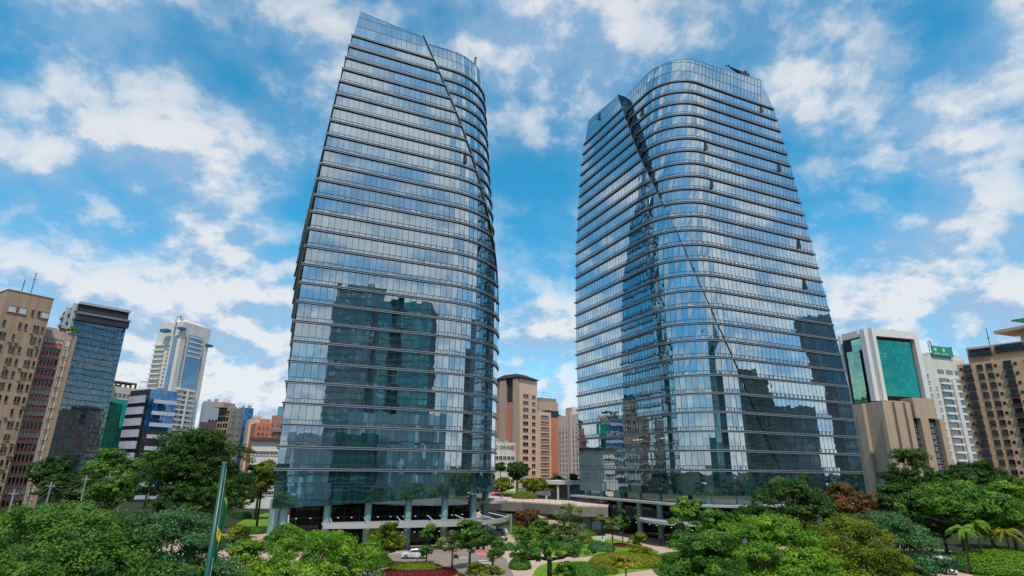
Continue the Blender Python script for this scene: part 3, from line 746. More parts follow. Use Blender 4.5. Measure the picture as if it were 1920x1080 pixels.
tree('tall dark tree in front of the tan ribbed building', 1700, 842, 60, 150, 'deep', shape='round', n=15000, leaf=.32, seed=15, crown_h=17, clump=1.3)
tree('wide flat crowned green tree over the dark gap, lower right', 1785, 900, 90, 115, 'mid', shape='umbrella', n=24000, leaf=.28, seed=16, crown_h=8, clump=1.2)
tree('long dark tree mass below the white balcony tower', 1820, 862, 66, 175, 'deep', shape='umbrella', n=15000, leaf=.36, seed=17, crown_h=12, clump=1.4)
tree('light green tree near the right edge behind the palms', 1878, 905, 50, 125, 'bright', shape='round', n=13000, leaf=.27, seed=18, crown_h=10, clump=1.0)
tree('yellow green tree cut by the right edge of the photo', 1925, 897, 32, 128, 'olive', shape='round', n=7000, leaf=.27, seed=19, clump=.9)
tree('low dark tree under the wide flat crowned tree', 1760, 955, 46, 128, 'deep', shape='round', n=9000, leaf=.27, seed=20, clump=.9)
tree('dark understorey tree behind the palms', 1850, 950, 60, 140, 'deep', shape='round', n=11000, leaf=.3, seed=21, clump=1.0)
# left side
tree('giant dark domed tree left of the left glass tower', 386, 806, 98, 150, 'deep', shape='round', n=70000, leaf=.27, seed=22, crown_h=21, clump=1.5, lobes_n=20)
tree('bushy dark tree under the left half of the giant domed tree', 340, 905, 50, 140, 'deep', shape='round', n=9000, leaf=.3, seed=23, clump=1.1)
tree('dark tree with low branches behind the flag', 415, 900, 55, 138, 'deep', shape='round', n=9000, leaf=.3, seed=24, clump=1.1)
tree('rounded mid green tree below the grey blue banded building', 222, 842, 60, 165, 'mid', shape='round', n=16000, leaf=.34, seed=25, crown_h=15, clump=1.3)
tree('dark tree at the foot of the black glass tower', 108, 858, 36, 160, 'deep', shape='round', n=9000, leaf=.34, seed=26, clump=1.2)
tree('low broad green tree in front of the utility poles', 150, 882, 60, 150, 'deep', shape='umbrella', n=12000, leaf=.32, seed=27, crown_h=8, clump=1.2)
tree('low green tree right of the rounded tree', 215, 895, 45, 140, 'mid', shape='round', n=9000, leaf=.3, seed=28, clump=1.0)
tree('small sunlit tree beside the giant domed tree', 290, 848, 24, 230, 'mid', shape='round', n=4000, leaf=.42, seed=29, clump=1.2)
tree('slender tree with a bare forked trunk left of the glass tower', 500, 848, 28, 160, 'olive', shape='slender', n=7000, leaf=.27, seed=30, crown_h=13, clump=1.0, bark=M_BARKD)
tree('thin dark tree touching the left edge of the left glass tower', 524, 880, 16, 175, 'deep', shape='slender', n=3500, leaf=.27, seed=31, clump=.9, bark=M_BARKD)
tree('full dark tree covering the low white building left of the left tower', 492, 872, 34, 190, 'deep', shape='round', n=9000, leaf=.33, seed=131, clump=1.1)
# garden between the towers
tree('tall dark green tree in front of the white low office', 970, 868, 22, 215, 'deep', base_z=6.5, shape='round', n=6000, leaf=.36, seed=32, clump=1.1)
tree('tree peeking out beside the left tower, in front of the white low office', 939, 866, 12, 220, 'deep', base_z=6.5, shape='slender', n=2500, leaf=.36, seed=33, clump=1.0)
tree('low olive tree beyond the footbridge lawn', 942, 896, 20, 205, 'olive', base_z=6.5, shape='round', n=4000, leaf=.34, seed=34, clump=1.0)
tree('broad olive green tree beyond the footbridge', 1002, 897, 30, 200, 'olive', base_z=6.5, shape='round', n=9000, leaf=.32, seed=35, clump=1.0)
tree('small dark tree in front of the pink tower', 1046, 892, 17, 225, 'deep', base_z=5, shape='umbrella', n=3000, leaf=.34, seed=36, clump=.9)
tree('dark tree touching the left edge of the right glass tower', 1078, 890, 13, 205, 'deep', base_z=3, shape='slender', n=3500, leaf=.3, seed=37, clump=.9)
tree('shrubby tree in the shade under the footbridge', 990, 955, 26, 150, 'red', shape='round', n=4500, leaf=.26, seed=38, clump=.8)
tree('large grey green airy tree in the middle of the garden', 1062, 944, 42, 134, 'grey', shape='slender', n=8000, leaf=.22, seed=39, crown_h=9, clump=.8, lobes_n=16)
tree('small green tree beside the central lawn', 1008, 975, 26, 128, 'mid', shape='round', n=5000, leaf=.22, seed=40, clump=.6)
tree('green tree with a leaning trunk beside the curved ramp', 985, 990, 20, 116, 'mid', shape='round', n=3500, leaf=.2, seed=41, clump=.55, trunk_lean=-.8)
tree('dark trunked spreading tree at the bottom centre of the photo', 1030, 1004, 75, 88, 'feather', shape='umbrella', n=9000, leaf=.18, seed=42, crown_h=3.2, clump=.6, bark=M_BARKD, lobes_n=18)
tree('round clipped green tree in front of the left tower canopy', 883, 976, 32, 104, 'mid', shape='round', n=9000, leaf=.2, seed=43, crown_h=5.0, clump=.55)
tree('slim green tree with two foliage tiers beside the white car', 803, 980, 20, 108, 'mid', shape='slender', n=4200, leaf=.2, seed=45, crown_h=6.0, clump=.55)
tree('bushy yellow green tree left of the white car', 728, 980, 36, 106, 'olive', shape='round', n=12000, leaf=.19, seed=46, crown_h=5.6, clump=.6)
tree('airy grey tree over the driveway', 850, 998, 26, 102, 'grey', shape='slender', n=2600, leaf=.18, seed=47, clump=.6)
tree('thin leaved tree at the edge of the driveway', 925, 1000, 30, 98, 'feather', shape='slender', n=3600, leaf=.18, seed=48, clump=.6)
tree('low bush like tree at the bottom edge below the driveway', 900, 1058, 40, 84, 'olive', shape='round', n=6000, leaf=.17, seed=49, clump=.5)
tree('pale twiggy tree in front of the right tower columns', 1147, 965, 20, 118, 'grey', shape='slender', n=3200, leaf=.18, seed=50, clump=.55)
tree('small dark green street tree beside the pink path', 1165, 955, 15, 136, 'deep', shape='round', n=3000, leaf=.22, seed=51, crown_h=5, clump=.55)
tree('yellowish young tree with a tall straight trunk on the lawn', 1197, 962, 22, 112, 'olive', shape='slender', n=4600, leaf=.19, seed=52, crown_h=7.5, clump=.55)
tree('pale young tree left of the twiggy one', 1128, 958, 13, 140, 'grey', shape='slender', n=2200, leaf=.2, seed=53, clump=.55)
tree('light green tree rising in front of the right tower base', 1272, 930, 22, 112, 'bright', shape='slender', n=5500, leaf=.22, seed=54, crown_h=8, clump=.6)
tree('darker green tree beside the light green one at the right tower base', 1302, 935, 20, 116, 'mid', shape='slender', n=5000, leaf=.22, seed=55, crown_h=8, clump=.6)
tree('small orange tipped tree in the yellow hedge', 1172, 1040, 24, 92, 'yellow', shape='round', n=3000, leaf=.18, seed=56, clump=.45, crown_h=2.2)
tree('bright green shrub tree at the bottom edge, centre right', 1062, 1055, 26, 86, 'bright', shape='round', n=5000, leaf=.17, seed=57, clump=.5, crown_h=3)
tree('green tree over the lower edge left of the mid green tree', 1262, 1040, 34, 72, 'mid', shape='round', n=6000, leaf=.17, seed=58, clump=.55)
tree('dark tree behind the lime green tree, beside the right tower base', 1400, 950, 36, 125, 'mid', shape='round', n=6000, leaf=.27, seed=59, clump=.8)

def palm(label, cx, ytop, Y, frond=2.6, seed=1, g='bright'):
    x, _, top = atY(cx, ytop, Y); R = random.Random(seed); root = empty('palm_tree', label, 'palm tree', (x, Y, 0), 0, 'palms beside the lower right path')
    top -= frond * .3; mb = MB(); mb.tube([(0, 0, -.2), (.1, 0, top * .5), (0, 0, top)], [.26, .17, .14], 7); mb.build('trunk', M_BARK, root, True)
    mb = MB()
    for i in range(15):
        a = i * 2.4 + R.uniform(-.2, .2); el = R.uniform(.1, 1.1); pts = []
        for j in range(7):
            t = j / 6; pts.append(Vector((math.cos(a) * frond * t * math.cos(el * .8), math.sin(a) * frond * t * math.cos(el * .8), top + frond * (math.sin(el) * t - .75 * t * t))))
        for j in range(6):
            d = (pts[j + 1] - pts[j]).normalized(); s_ = d.cross(Vector((0, 0, 1))).normalized()
            for sg in (-1, 1):
                for kk in range(3):
                    p = pts[j].lerp(pts[j + 1], kk / 3); w = .55 * (1 - abs((j + kk / 3) / 6 - .35)); mb.face([p, p + d * .18, p + s_ * sg * w + Vector((0, 0, -.28)) + d * .25], 0, R.random())
    mb.build('crown', G[g], root)
palm('short palm nearest the white van', 1801, 982, 104, seed=1)
palm('taller palm with upright fronds between two others', 1826, 972, 106, seed=2)
palm('yellowish bushy palm, rightmost of the palms', 1882, 985, 108, 3.2, seed=3, g='yellow')
palm('drooping palm between the upright one and the yellowish one', 1853, 990, 110, 3.0, seed=4, g='olive')

# hedges and planted beds
mound('hedge', 'round green hedge mound with red flowers round it', 'hedge', 780, 1066, 42, 4.0, .8, G['olive'], seed=70, n=9000, tuft=.16)
mound('flower_bed', 'dark red flower ring around the round hedge mound', 'flower bed', 785, 1074, 62, 6.2, .35, G['redbed'], seed=71, n=9000, tuft=.16)
mound('flower_bed', 'deep red bed at the foot of the dark trunked tree', 'flower bed', 984, 1042, 20, 4.0, .3, G['redbed'], seed=72, n=3000, tuft=.16)
mound('flower_bed', 'small red crescent bed on the lawn, left one of two', 'flower bed', 1166, 1023, 14, 3.4, .3, G['redbed'], seed=73, n=2200, tuft=.16)
mound('flower_bed', 'red bed at the right tip of the lawn', 'flower bed', 1211, 1032, 10, 3.6, .3, G['redbed'], seed=74, n=2000, tuft=.16)
mound('flower_bed', 'red flower strip at the end of the footbridge lawn', 'flower bed', 935, 921, 8, 4, .5, G['redbed'], seed=79, n=900, tuft=.2, z=7.1)
mound('hedge', 'grey green hedge mound in the middle of the lawn', 'hedge', 1128, 1030, 22, 4.0, 1.2, G['blue'], seed=75, n=4500, tuft=.16)
mound('hedge', 'long yellow green hedge in front of the lawn', 'hedge', 1175, 1058, 60, 5.0, 1.8, G['yellow'], seed=76, n=11000, tuft=.16)
mound('hedge', 'dark hedge left of the white bench', 'hedge', 1094, 1006, 22, 4.0, 1.6, G['mid'], seed=77, n=4500, tuft=.16)
mound('hedge', 'green hedge on the upper lawn near the curved ramp', 'hedge', 962, 992, 22, 6.0, 1.0, G['mid'], seed=78, n=4500, tuft=.18)
mound('hedge', 'trimmed brown green hedge on the footbridge lawn', 'hedge', 984, 935, 22, 7.0, 2.0, G['olive'], seed=80, n=4500, tuft=.22, z=7.05)
mound('hedge', 'bright hedge in the lower right corner', 'hedge', 1880, 1072, 80, 6.0, 3.2, G['bright'], seed=81, n=14000, tuft=.18)
mound('hedge', 'green hedge left of the driveway, behind the bright tree', 'hedge', 700, 1060, 30, 4.0, 1.5, G['mid'], seed=82, n=4000, tuft=.16)
mound('hedge', 'low hedge in front of the dark trunked tree', 'hedge', 1090, 1075, 40, 4.0, 1.4, G['mid'], seed=83, n=6000, tuft=.16)
mound('hedge', 'green hedge behind the central trees', 'hedge', 1040, 1016, 30, 4.0, 1.5, G['mid'], seed=84, n=5000, tuft=.16)

for i, (cx, cy, rp, ry, h, g_, lab) in enumerate(((1010, 1000, 16, 3.0, 1.6, 'deep', 'dark bush on the central lawn by the pink path'), (1045, 1030, 14, 2.6, 1.3, 'mid', 'round bush right of the dark trunked tree'), (1100, 1018, 12, 2.4, 1.2, 'olive', 'olive bush beside the grey green hedge mound'),
        (1145, 1045, 10, 2.0, .9, 'mid', 'small bush at the lawn edge before the yellow hedge'), (950, 1030, 14, 2.4, 1.3, 'feather', 'feathery bush left of the deep red bed'), (975, 1065, 18, 2.6, 1.6, 'mid', 'bush under the left branches of the dark trunked tree'),
        (1220, 1050, 14, 2.4, 1.3, 'olive', 'olive bush at the right end of the yellow green hedge'), (1135, 1072, 20, 2.6, 1.2, 'olive', 'low bush at the bottom edge in front of the yellow hedge'), (925, 1045, 10, 2.0, 1.2, 'grey', 'greyish bush on the driveway edge'), (1060, 992, 18, 3, 1.8, 'feather', 'bush behind the airy grey green tree'), (1190, 1012, 9, 1.6, 1.0, 'mid', 'small bush between the pink path and the lawn'), (480, 1000, 16, 3, 1.5, 'mid', 'bush at the edge of the lawn left of the left tower'), (455, 972, 14, 3, 1.8, 'deep', 'dark bush beneath the slender forked tree'))):
    mound('bush', lab, 'bush', cx, cy, rp, ry, h, G[g_], seed=400 + i, n=2600, tuft=.18)

# ---------------------------------------------------------------- terrace, footbridge
def poly_prism(name, px, z, thick, m, kind='structure', label=None, cat=None, parent=None):
    mb = MB(); mb.prism([atZ(*p, z) for p in px], z - thick, z, 0); o = mb.build(name, m, parent)
    if label: tag(o, label, cat)
    elif kind and not parent: tag(o, kind=kind)
    return o
poly_prism('terrace', [(925, 926), (1000, 926), (1050, 934), (1090, 938), (1140, 930), (1110, 908), (925, 908)], 7.0, 7.2, mat('terrace_wall', lin(90, 86, 82), .9))
sheet('terrace_lawn', [atZ(*p, 7.0) for p in ((938, 914), (960, 915), (990, 922), (1010, 931), (985, 934), (950, 934), (936, 926))], 7.012, M_GRASS)
fb = empty('footbridge', 'curved pale footbridge with thin railing linking the two towers', 'footbridge', (20, 160, 0)); off = Vector((-20, -160, 0))
BR = [(905, 934), (940, 939), (980, 940.5), (1030, 944), (1080, 947.5), (1140, 949)]
BR2 = [(912, 927), (945, 931), (985, 934), (1030, 936.5), (1080, 939), (1145, 941)]
mb = MB(); P1 = [atZ(*p, 7.2) for p in BR]; P2 = [atZ(*p, 7.2) for p in BR2]
for i in range(len(BR) - 1): mb.prism([P1[i], P1[i + 1], P2[i + 1], P2[i]], 6.9, 7.2, 0)
mb.build('deck', mat('bridge_deck', lin(206, 180, 164), .8), fb, loc=off)
mb = MB()
for i in range(len(BR) - 1):
    a, b = P1[i], P1[i + 1]; mb.prism([a, b, (b[0], b[1] + .6), (a[0], a[1] + .6)], 4.6, 6.9, 0)
mb.build('girder', mat('bridge_girder', lin(128, 120, 114), .8), fb, loc=off)
mb = MB()
for i in range(len(BR) - 1):
    a, b = Vector((*P1[i], 0)), Vector((*P1[i + 1], 0)); n = int((b - a).length / 1.9)
    mb.tube([a + Vector((0, .1, 8.3)), b + Vector((0, .1, 8.3))], .04, 4)
    for j in range(n):
        c = a.lerp(b, j / n); mb.tube([c + Vector((0, .1, 7.2)), c + Vector((0, .1, 8.3))], .04, 4)
mb.build('railing', M_UNDER, fb, loc=off)
for px in (933, 958, 1100):
    X = atY(px, 960, 158)[0]; mb = MB(); mb.tube([(0, 0, 0), (0, 0, 4.7)], .35 if px < 1000 else 1.0, 8); mb.build('pier', M_CONC, fb, loc=off + Vector((X, 158.5, 0)))
o = poly_prism('ramp_wall', [(913, 986), (917, 984), (943, 1003), (950, 1011), (957, 1015), (948, 1018), (937, 1011), (914, 992)], 1.4, 1.4, mat('ramp_stone', lin(190, 184, 178), .8), label='pale curved wall of the ramp beside the left tower lawn', cat='ramp wall')
mb = MB(); mb.box(-1.2, 1.2, -.6, .6, -.5, .45); o = mb.build('boulder', M_CONC)
me = o.data
o.location = (*atZ(957, 931, 7.0), 7.5); o.scale = (2.2, 1.4, 1); tag(o, 'pale concrete block lying on the footbridge lawn', 'concrete block')
def cone_thing(px, py, z, label):
    X, Y = atZ(px, py, z); r = empty('traffic_barrier', label, 'barrier', (X, Y, z), 0, 'red barriers on the footbridge'); mb = MB()
    n = 10; ring = lambda R_: [(math.cos(6.283 * i / n) * R_, math.sin(6.283 * i / n) * R_) for i in range(n)]
    mb.prism(ring(.75), 0, .35, 0, ring(.7)); mb.prism(ring(.55), .35, 1.6, 0, ring(.22)); mb.build('barrel', mat('red_plastic', lin(200, 50, 48), .5), r)
    mb = MB(); mb.prism(ring(.43), .9, 1.1, 0, ring(.38)); mb.build('reflective_band', M_WHITE, r)
cone_thing(925, 930, 7.2, 'red barrier on the bridge end nearer the left tower')
cone_thing(940, 940, 7.2, 'red barrier at the front edge of the bridge')

# sculptural white bench, lamps, signs on the lawn
mb = MB(); n = 14
for i in range(n):
    a0, a1 = math.pi * (.05 + .9 * i / n), math.pi * (.05 + .9 * (i + 1) / n)
    f = lambda a, r_: (r_ * math.cos(a) * 1.5, -r_ * math.sin(a))
    mb.prism([f(a0, 1.9), f(a1, 1.9), f(a1, 1.1), f(a0, 1.1)], 0, .5 + .25 * math.sin(a0))
o = mb.build('garden_bench', M_WHITE); o.location = (*atZ(1127, 1010), 0); o.rotation_euler = (0, 0, .4); tag(o, 'white curved bench on the lawn beside the dark hedge', 'bench')
def garden_lamp(px, py, label, h=1.0):
    X, Y = atZ(px, py); r = empty('garden_lamp', label, 'garden lamp', (X, Y, 0), 0, 'low white lamps in the planting'); mb = MB(); mb.tube([(0, 0, 0), (0, 0, h)], .07, 6); mb.build('post', M_UNDER, r)
    mb = MB(); mb.box(-.35, .35, -.25, .25, h, h + .35); mb.build('lamp_head', M_WHITE, r)
garden_lamp(781, 1066, 'white boxy lamp in front of the round hedge mound', 1.7); garden_lamp(1182, 1033, 'white lamp between the two red beds'); garden_lamp(1131, 1033, 'white lamp on the grey green hedge mound', 1.8); garden_lamp(980, 1009, 'white lamp by the curve of the upper lawn')

# road markings
for i, (px, py, w) in enumerate(((868, 1046, 16), (905, 1051, 14), (912, 1056, 16), (880, 1060, 14), (915, 1066, 16), (905, 1078, 14))):
    X, Y = atZ(px, py); mb = MB(); ww = w / F_PX * Y / 2; mb.face([(X - ww, Y - .35, .02), (X + ww, Y - .35, .02), (X + ww, Y + .35, .02), (X - ww, Y + .35, .02)]); tag(mb.build('road_marking', M_WHITE), kind='structure')

# ---------------------------------------------------------------- cars
M_CARW = mat('car_white', lin(228, 228, 226), .25, .6, var=.02); M_TYRE = mat('tyre', lin(26, 26, 28), .8); M_RIM = mat('rim', lin(150, 152, 156), .35, .5, .7)
M_CGL = glass('car_glass', (.35, .4, .45), (.01, .012, .014), 0.0, .25); M_LAMP = mat('headlight_lens', lin(200, 205, 210), .15, .8); M_TAIL = mat('tail_lens', lin(150, 20, 20), .3, .6)
def car(label, X, Y, rz, paint, L=4.7, Wd=1.85, Hh=1.62, suv=True, group=None, name='parked_car'):
    r = empty(name, label, 'van' if name == 'delivery_van' else 'car', (X, Y, 0.02), rz, group); h = Wd / 2
    prof = [(-L/2, .45), (-L/2 + .05, .95), (-L/2 + .25, 1.08), (L/2 - 1.15, 1.0), (L/2 - .15, .82), (L/2, .60), (L/2 - .05, .32), (-L/2 + .1, .30)]
    mb = MB()
    def loft(prof_, widths, mi=0):
        k = len(prof_); n0 = len(mb.v)
        for sgn in (-1, 1):
            for (p, w) in zip(prof_, widths): mb.v.append((p[0], sgn * w, p[1]))
        for j in range(k):
            q = (j + 1) % k; mb.f.append((n0 + j, n0 + q, n0 + k + q, n0 + k + j)); mb.m.append(mi); mb.p.append(.5)
        mb.f.append(tuple(n0 + j for j in reversed(range(k)))); mb.m.append(mi); mb.p.append(.5); mb.f.append(tuple(n0 + k + j for j in range(k))); mb.m.append(mi); mb.p.append(.5)
    loft(prof, [h * .9, h * .97, h, h, h * .95, h * .86, h * .86, h * .9])
    roofp = [(-L/2 + .3, 1.06), (-L/2 + .62, Hh - .12), (-L/2 + 1.0, Hh), (L/2 - 2.4, Hh), (L/2 - 1.75, Hh - .12), (L/2 - 1.15, 1.02)] if name != 'delivery_van' else [(-L/2 + .06, 1.0), (-L/2 + .1, Hh - .1), (-L/2 + .3, Hh), (L/2 - 1.5, Hh), (L/2 - 1.1, Hh - .15), (L/2 - .35, 1.0)]
    loft(roofp, [h * .94, h * .80, h * .76, h * .76, h * .80, h * .94]); body = mb.build('body', paint, r)
    b = body.modifiers.new('bevel', 'BEVEL'); b.width = .06; b.segments = 2
    # windows
    mb = MB(); x0, x1 = -L/2 + .75, L/2 - 1.55
    if name == 'delivery_van': x0, x1 = L/2 - 2.2, L/2 - .95
    for sgn in (-1, 1):
        mb.face([(x0 - .15, sgn * h * .935, 1.12), (x1 + .2, sgn * h * .935, 1.10), (x1 - .35, sgn * h * .835, Hh - .16), (x0 + .15, sgn * h * .835, Hh - .16)], 0)
    mb.build('side_window', M_CGL, r)
    mb = MB(); a, c = roofp[-1], roofp[-2]; mb.face([(a[0] + .01 - .04, -h * .84, a[1] + .10), (a[0] - .03, h * .84, a[1] + .10), (c[0] + .06, h * .72, c[1] - .02), (c[0] + .06, -h * .72, c[1] - .02)]); mb.build('windscreen', M_CGL, r)
    for sx in (-L/2 + .85, L/2 - .9):
        for sgn in (-1, 1):
            mb = MB(); n = 16; mb.tube([(0, -.11, 0), (0, .11, 0)], .34, n); w = mb.build('wheel', M_TYRE, r, loc=(sx, sgn * (h - .10), .34))
            mb = MB(); mb.tube([(0, -.125, 0), (0, .125, 0)], .20, 10); mb.build('rim', M_RIM, w)
    for sgn in (-1, 1):
        mb = MB(); mb.box(L/2 - .25, L/2 - .04, sgn * h * .68 - .16, sgn * h * .68 + .16, .64, .80); mb.build('headlight', M_LAMP, r)
        mb = MB(); mb.box(-L/2 - .0, -L/2 + .12, sgn * h * .80 - .12, sgn * h * .80 + .12, .75, .98); mb.build('tail_light', M_TAIL, r)
    mb = MB(); mb.box(L/2 - .08, L/2 + .03, -.45, .45, .42, .66); mb.build('grille', M_DARK, r)
    return r
X, Y = atZ(776, 1047); car('white car parked by the round hedge in front of the left tower', X, Y, math.radians(188), M_CARW)
X, Y = atZ(935, 1003); car('pale silver car half hidden behind the curved ramp', X, Y, math.radians(150), mat('car_silver', lin(190, 196, 204), .3, .6, var=.02))
X, Y = atZ(1768, 1074); car('white van half hidden under the feathery tree', X, Y, math.radians(262), M_CARW, 5.6, 2.1, 2.5, name='delivery_van')
X, Y = atZ(1716, 1080); car('white car under the feathery tree beside the van', X, Y, math.radians(12), M_CARW)
sheet('path', smooth_poly([(1700, 1060), (1770, 1052), (1790, 1056), (1830, 1085), (1820, 1110), (1680, 1110)]), .02, M_PAVE)
# red and white water barriers on the driveway
def barrier_row():
    X, Y = atZ(905, 1040)
    mb = MB(); mb.prism([(-1.2, -.3), (1.2, -.3), (1.2, .3), (-1.2, .3)], 0, .35, 0, [(-1.1, -.15), (1.1, -.15), (1.1, .15), (-1.1, .15)]); mb.box(-.8, .8, -.08, .08, .35, .6)
    o = mb.build('road_barrier', mat('pink_plastic', lin(214, 110, 106), .5)); o.location = (X, Y, .02); tag(o, 'faded red plastic barrier on the driveway by the thin tree', 'barrier')
    X, Y = atZ(901, 1031)
    r = empty('parked_motorcycle', 'dark motorcycle parked behind the faded red barrier', 'motorcycle', (X, Y, .02), .3)
    for sx in (-.65, .65):
        mb = MB(); mb.tube([(0, -.06, 0), (0, .06, 0)], .31, 14); mb.build('wheel', M_TYRE, r, loc=(sx, 0, .31))
    mb = MB(); mb.tube([(-.65, 0, .35), (-.2, 0, .75), (.35, 0, .8), (.65, 0, .35)], [.05, .16, .18, .05], 8); mb.build('frame', M_DARK, r)
    mb = MB(); mb.tube([(-.6, 0, .85), (0, 0, .85)], [.09, .14], 8); mb.build('seat', M_TYRE, r)
    mb = MB(); mb.tube([(.4, -.35, 1.05), (.4, .35, 1.05)], .03, 6); mb.tube([(.4, 0, 1.05), (.6, 0, .4)], .03, 6); mb.build('handlebar', M_RIM, r)
barrier_row()
def person(px, py, z, label, shirt, trousers):
    X, Y = atZ(px, py, z); r = empty('person', label, 'person', (X, Y, z)); me = bpy.data.meshes.new('body')
    V = [(0,0,.95),(0,0,1.2),(0,0,1.42),(0,0,1.55),(0,0,1.68),(.19,0,1.4),(.25,.03,1.12),(.24,.1,.86),(-.19,0,1.4),(-.25,-.03,1.12),(-.24,-.08,.86),(.10,0,.9),(.11,.08,.5),(.12,.02,.06),(-.10,0,.9),(-.11,-.06,.5),(-.12,-.1,.06),(.12,.16,.04),(-.12,.04,.04)]
    E = [(0,1),(1,2),(2,3),(3,4),(2,5),(5,6),(6,7),(2,8),(8,9),(9,10),(0,11),(11,12),(12,13),(0,14),(14,15),(15,16),(13,17),(16,18)]
    me.from_pydata(V, E, []); o = bpy.data.objects.new('body', me); COL.objects.link(o); o.parent = r
    s = o.modifiers.new('skin', 'SKIN'); rad = [.15,.15,.15,.06,.10,.07,.05,.04,.07,.05,.04,.10,.075,.05,.10,.075,.05,.04,.04]
    for i, x in enumerate(rad): me.skin_vertices[0].data[i].radius = (x, x * .85)
    me.skin_vertices[0].data[0].use_root = True; o.modifiers.new('sub', 'SUBSURF').levels = 1
    me.materials.append(mat(shirt[0], shirt[1], .8)); return r
person(1126, 983, 0, 'person in a white and red top standing beside the bridge pier', ('shirt_pinkish', lin(210, 140, 130)), None)

person(1240, 1024, 0, 'person in a dark blue top walking on the pink path near the columns', ('shirt_navy', lin(50, 60, 90)), None)
person(1085, 1047, 0, 'person in a grey top on the narrow path in the garden', ('shirt_grey', lin(120, 120, 124)), None)
person(842, 1036, 0, 'person in a black top crossing the driveway behind the white car', ('shirt_black', lin(36, 36, 40)), None)
# ---------------------------------------------------------------- flag, poles
def flag():
    b = atY(392, 1060, 30); t = atY(421.5, 868, 30)   # pole
    r = empty('flagpole', 'dark green flagpole with a limp green and yellow flag', 'flagpole', (t[0], 30, 0)); h = t[2]
    mp = mat('pole_paint', lin(20, 78, 70), .4, .5, var=.05)
    mb = MB(); mb.tube([(0, 0, 0), (0, 0, h)], [.17, .11], 12); mb.build('pole', mp, r, True)
    mb = MB(); mb.tube([(0, 0, h - .02), (0, 0, h + .05)], .13, 12); mb.build('cap', mat('pole_cap', lin(120, 150, 130), .4), r)
    mb = MB(); mb.tube([(.17, -.06, h - .3), (.20, -.10, h * .55), (.21, -.08, 1.2)], .012, 4); mb.build('halyard', mat('rope', lin(190, 188, 180), .8), r)
    mb = MB(); mb.box(.05, .25, -.12, .0, 1.1, 1.3); mb.build('cleat', M_UNDER, r)
    m = bpy.data.materials.new('flag_cloth'); m.use_nodes = True; nt = m.node_tree; N = nt.nodes; L = nt.links; p = N['Principled BSDF']; p.inputs['Roughness'].default_value = .8
    at = N.new('ShaderNodeAttribute'); at.attribute_name = 'pane'; rp = N.new('ShaderNodeValToRGB'); rp.color_ramp.interpolation = 'CONSTANT'; L.new(at.outputs['Fac'], rp.inputs[0])
    e = rp.color_ramp.elements; e[0].color = lin(6, 92, 54); e[0].position = 0; e[1].color = lin(214, 196, 24); e[1].position = .4
    x = e.new(.8); x.color = lin(20, 50, 120); L.new(rp.outputs[0], p.inputs['Base Color'])
    mb = MB(); nu, nv = 44, 90; Lf, Hf = 2.2, 3.6      # limp flag: width gathered in folds
    def P(u, v):
        fold = .40 * u * (.2 + .95 * min(1, v * 1.9)) * (1 - .42 * max(0, v - .5) / .5); x = .13 + fold + .05 * math.sin(v * 6 + 1) * u; y = .16 * math.sin(u * 9 + v * 3.0) * (.3 + .7 * v) * u ** .5 - .05
        return (x + .10 * math.sin(7 * v) * u, y, h - .55 - v * Hf * (1 - .05 * u) - u * .9)
    for i in range(nu):
        for j in range(nv):
            u, v = (i + .5) / nu, (j + .5) / nv; c = 0.0
            if (u > .55 and abs(v - .17) + (1 - u) * .16 < .085) or (abs(v - .66) / .075 + max(0, .45 - u) / .5 < 1): c = .6
            mb.face([P(i / nu, j / nv), P((i + 1) / nu, j / nv), P((i + 1) / nu, (j + 1) / nv), P(i / nu, (j + 1) / nv)], 0, c)
    f = mb.build('flag', m, r, True)
flag()
def utility_poles():
    tops = [(28, 917, 112), (97, 903, 122), (163, 891, 132), (207, 887, 142), (236, 885, 152)]
    pts = []
    for i, (px, py, Y) in enumerate(tops):
        x, y, z = atY(px, py, Y); pts.append(Vector((x, y, z)))
        lab = ['leftmost grey concrete utility pole, in front of the red windowed block', 'grey utility pole right of the leftmost one, above the feathery tree', 'middle utility pole in the row over the hedge', 'fourth utility pole, below the rounded green tree', 'shortest, farthest utility pole of the row'][i]
        r = empty('utility_pole', lab, 'utility pole', (x, y, 0), 0, 'concrete utility poles in a row'); mb = MB(); mb.tube([(0, 0, 0), (0, 0, z)], [.2, .12], 8); mb.build('pole', mat('pole_concrete', lin(158, 156, 150), .8), r)
        mb = MB(); mb.box(-.9, .9, -.08, .08, z - .9, z - .72); mb.build('crossarm', M_CONC, r)
    for i in range(len(pts) - 1):
        mb = MB()
        for k in range(3):
            L_ = []
            for j in range(9):
                t = j / 8; p = pts[i].lerp(pts[i + 1], t); L_.append(p + Vector(((k - 1) * .6, 0, -.4 - .3 * k - (1.2 + .3 * k) * 4 * t * (1 - t))))
            mb.tube(L_, .035, 4)
        o = mb.build('power_cables', mat('cable', lin(110, 112, 110), .6)); tag(o, ['sagging cables between the two leftmost utility poles', 'sagging cables between the second and middle poles', 'sagging cables between the middle and fourth poles', 'sagging cables between the two farthest poles'][i], 'power cables')
utility_poles()
def blue_sign():
    x, y, z = atY(283, 900, 150); r = empty('street_sign', 'white roadside sign board with a round teal disc', 'sign', (x, y, 0)); mb = MB(); mb.box(-1.6, 1.6, -.1, .1, z - 1.5, z + 1.5); mb.build('board', M_WHITE, r)
    mb = MB(); mb.tube([(.3, -.16, z), (.3, -.1, z)], 1.1, 18); mb.build('disc', mat('teal', lin(20, 120, 150), .5), r); mb = MB(); mb.tube([(0, 0.2, 0), (0, 0.2, z)], .15, 6); mb.build('post', M_CONC, r)
blue_sign()

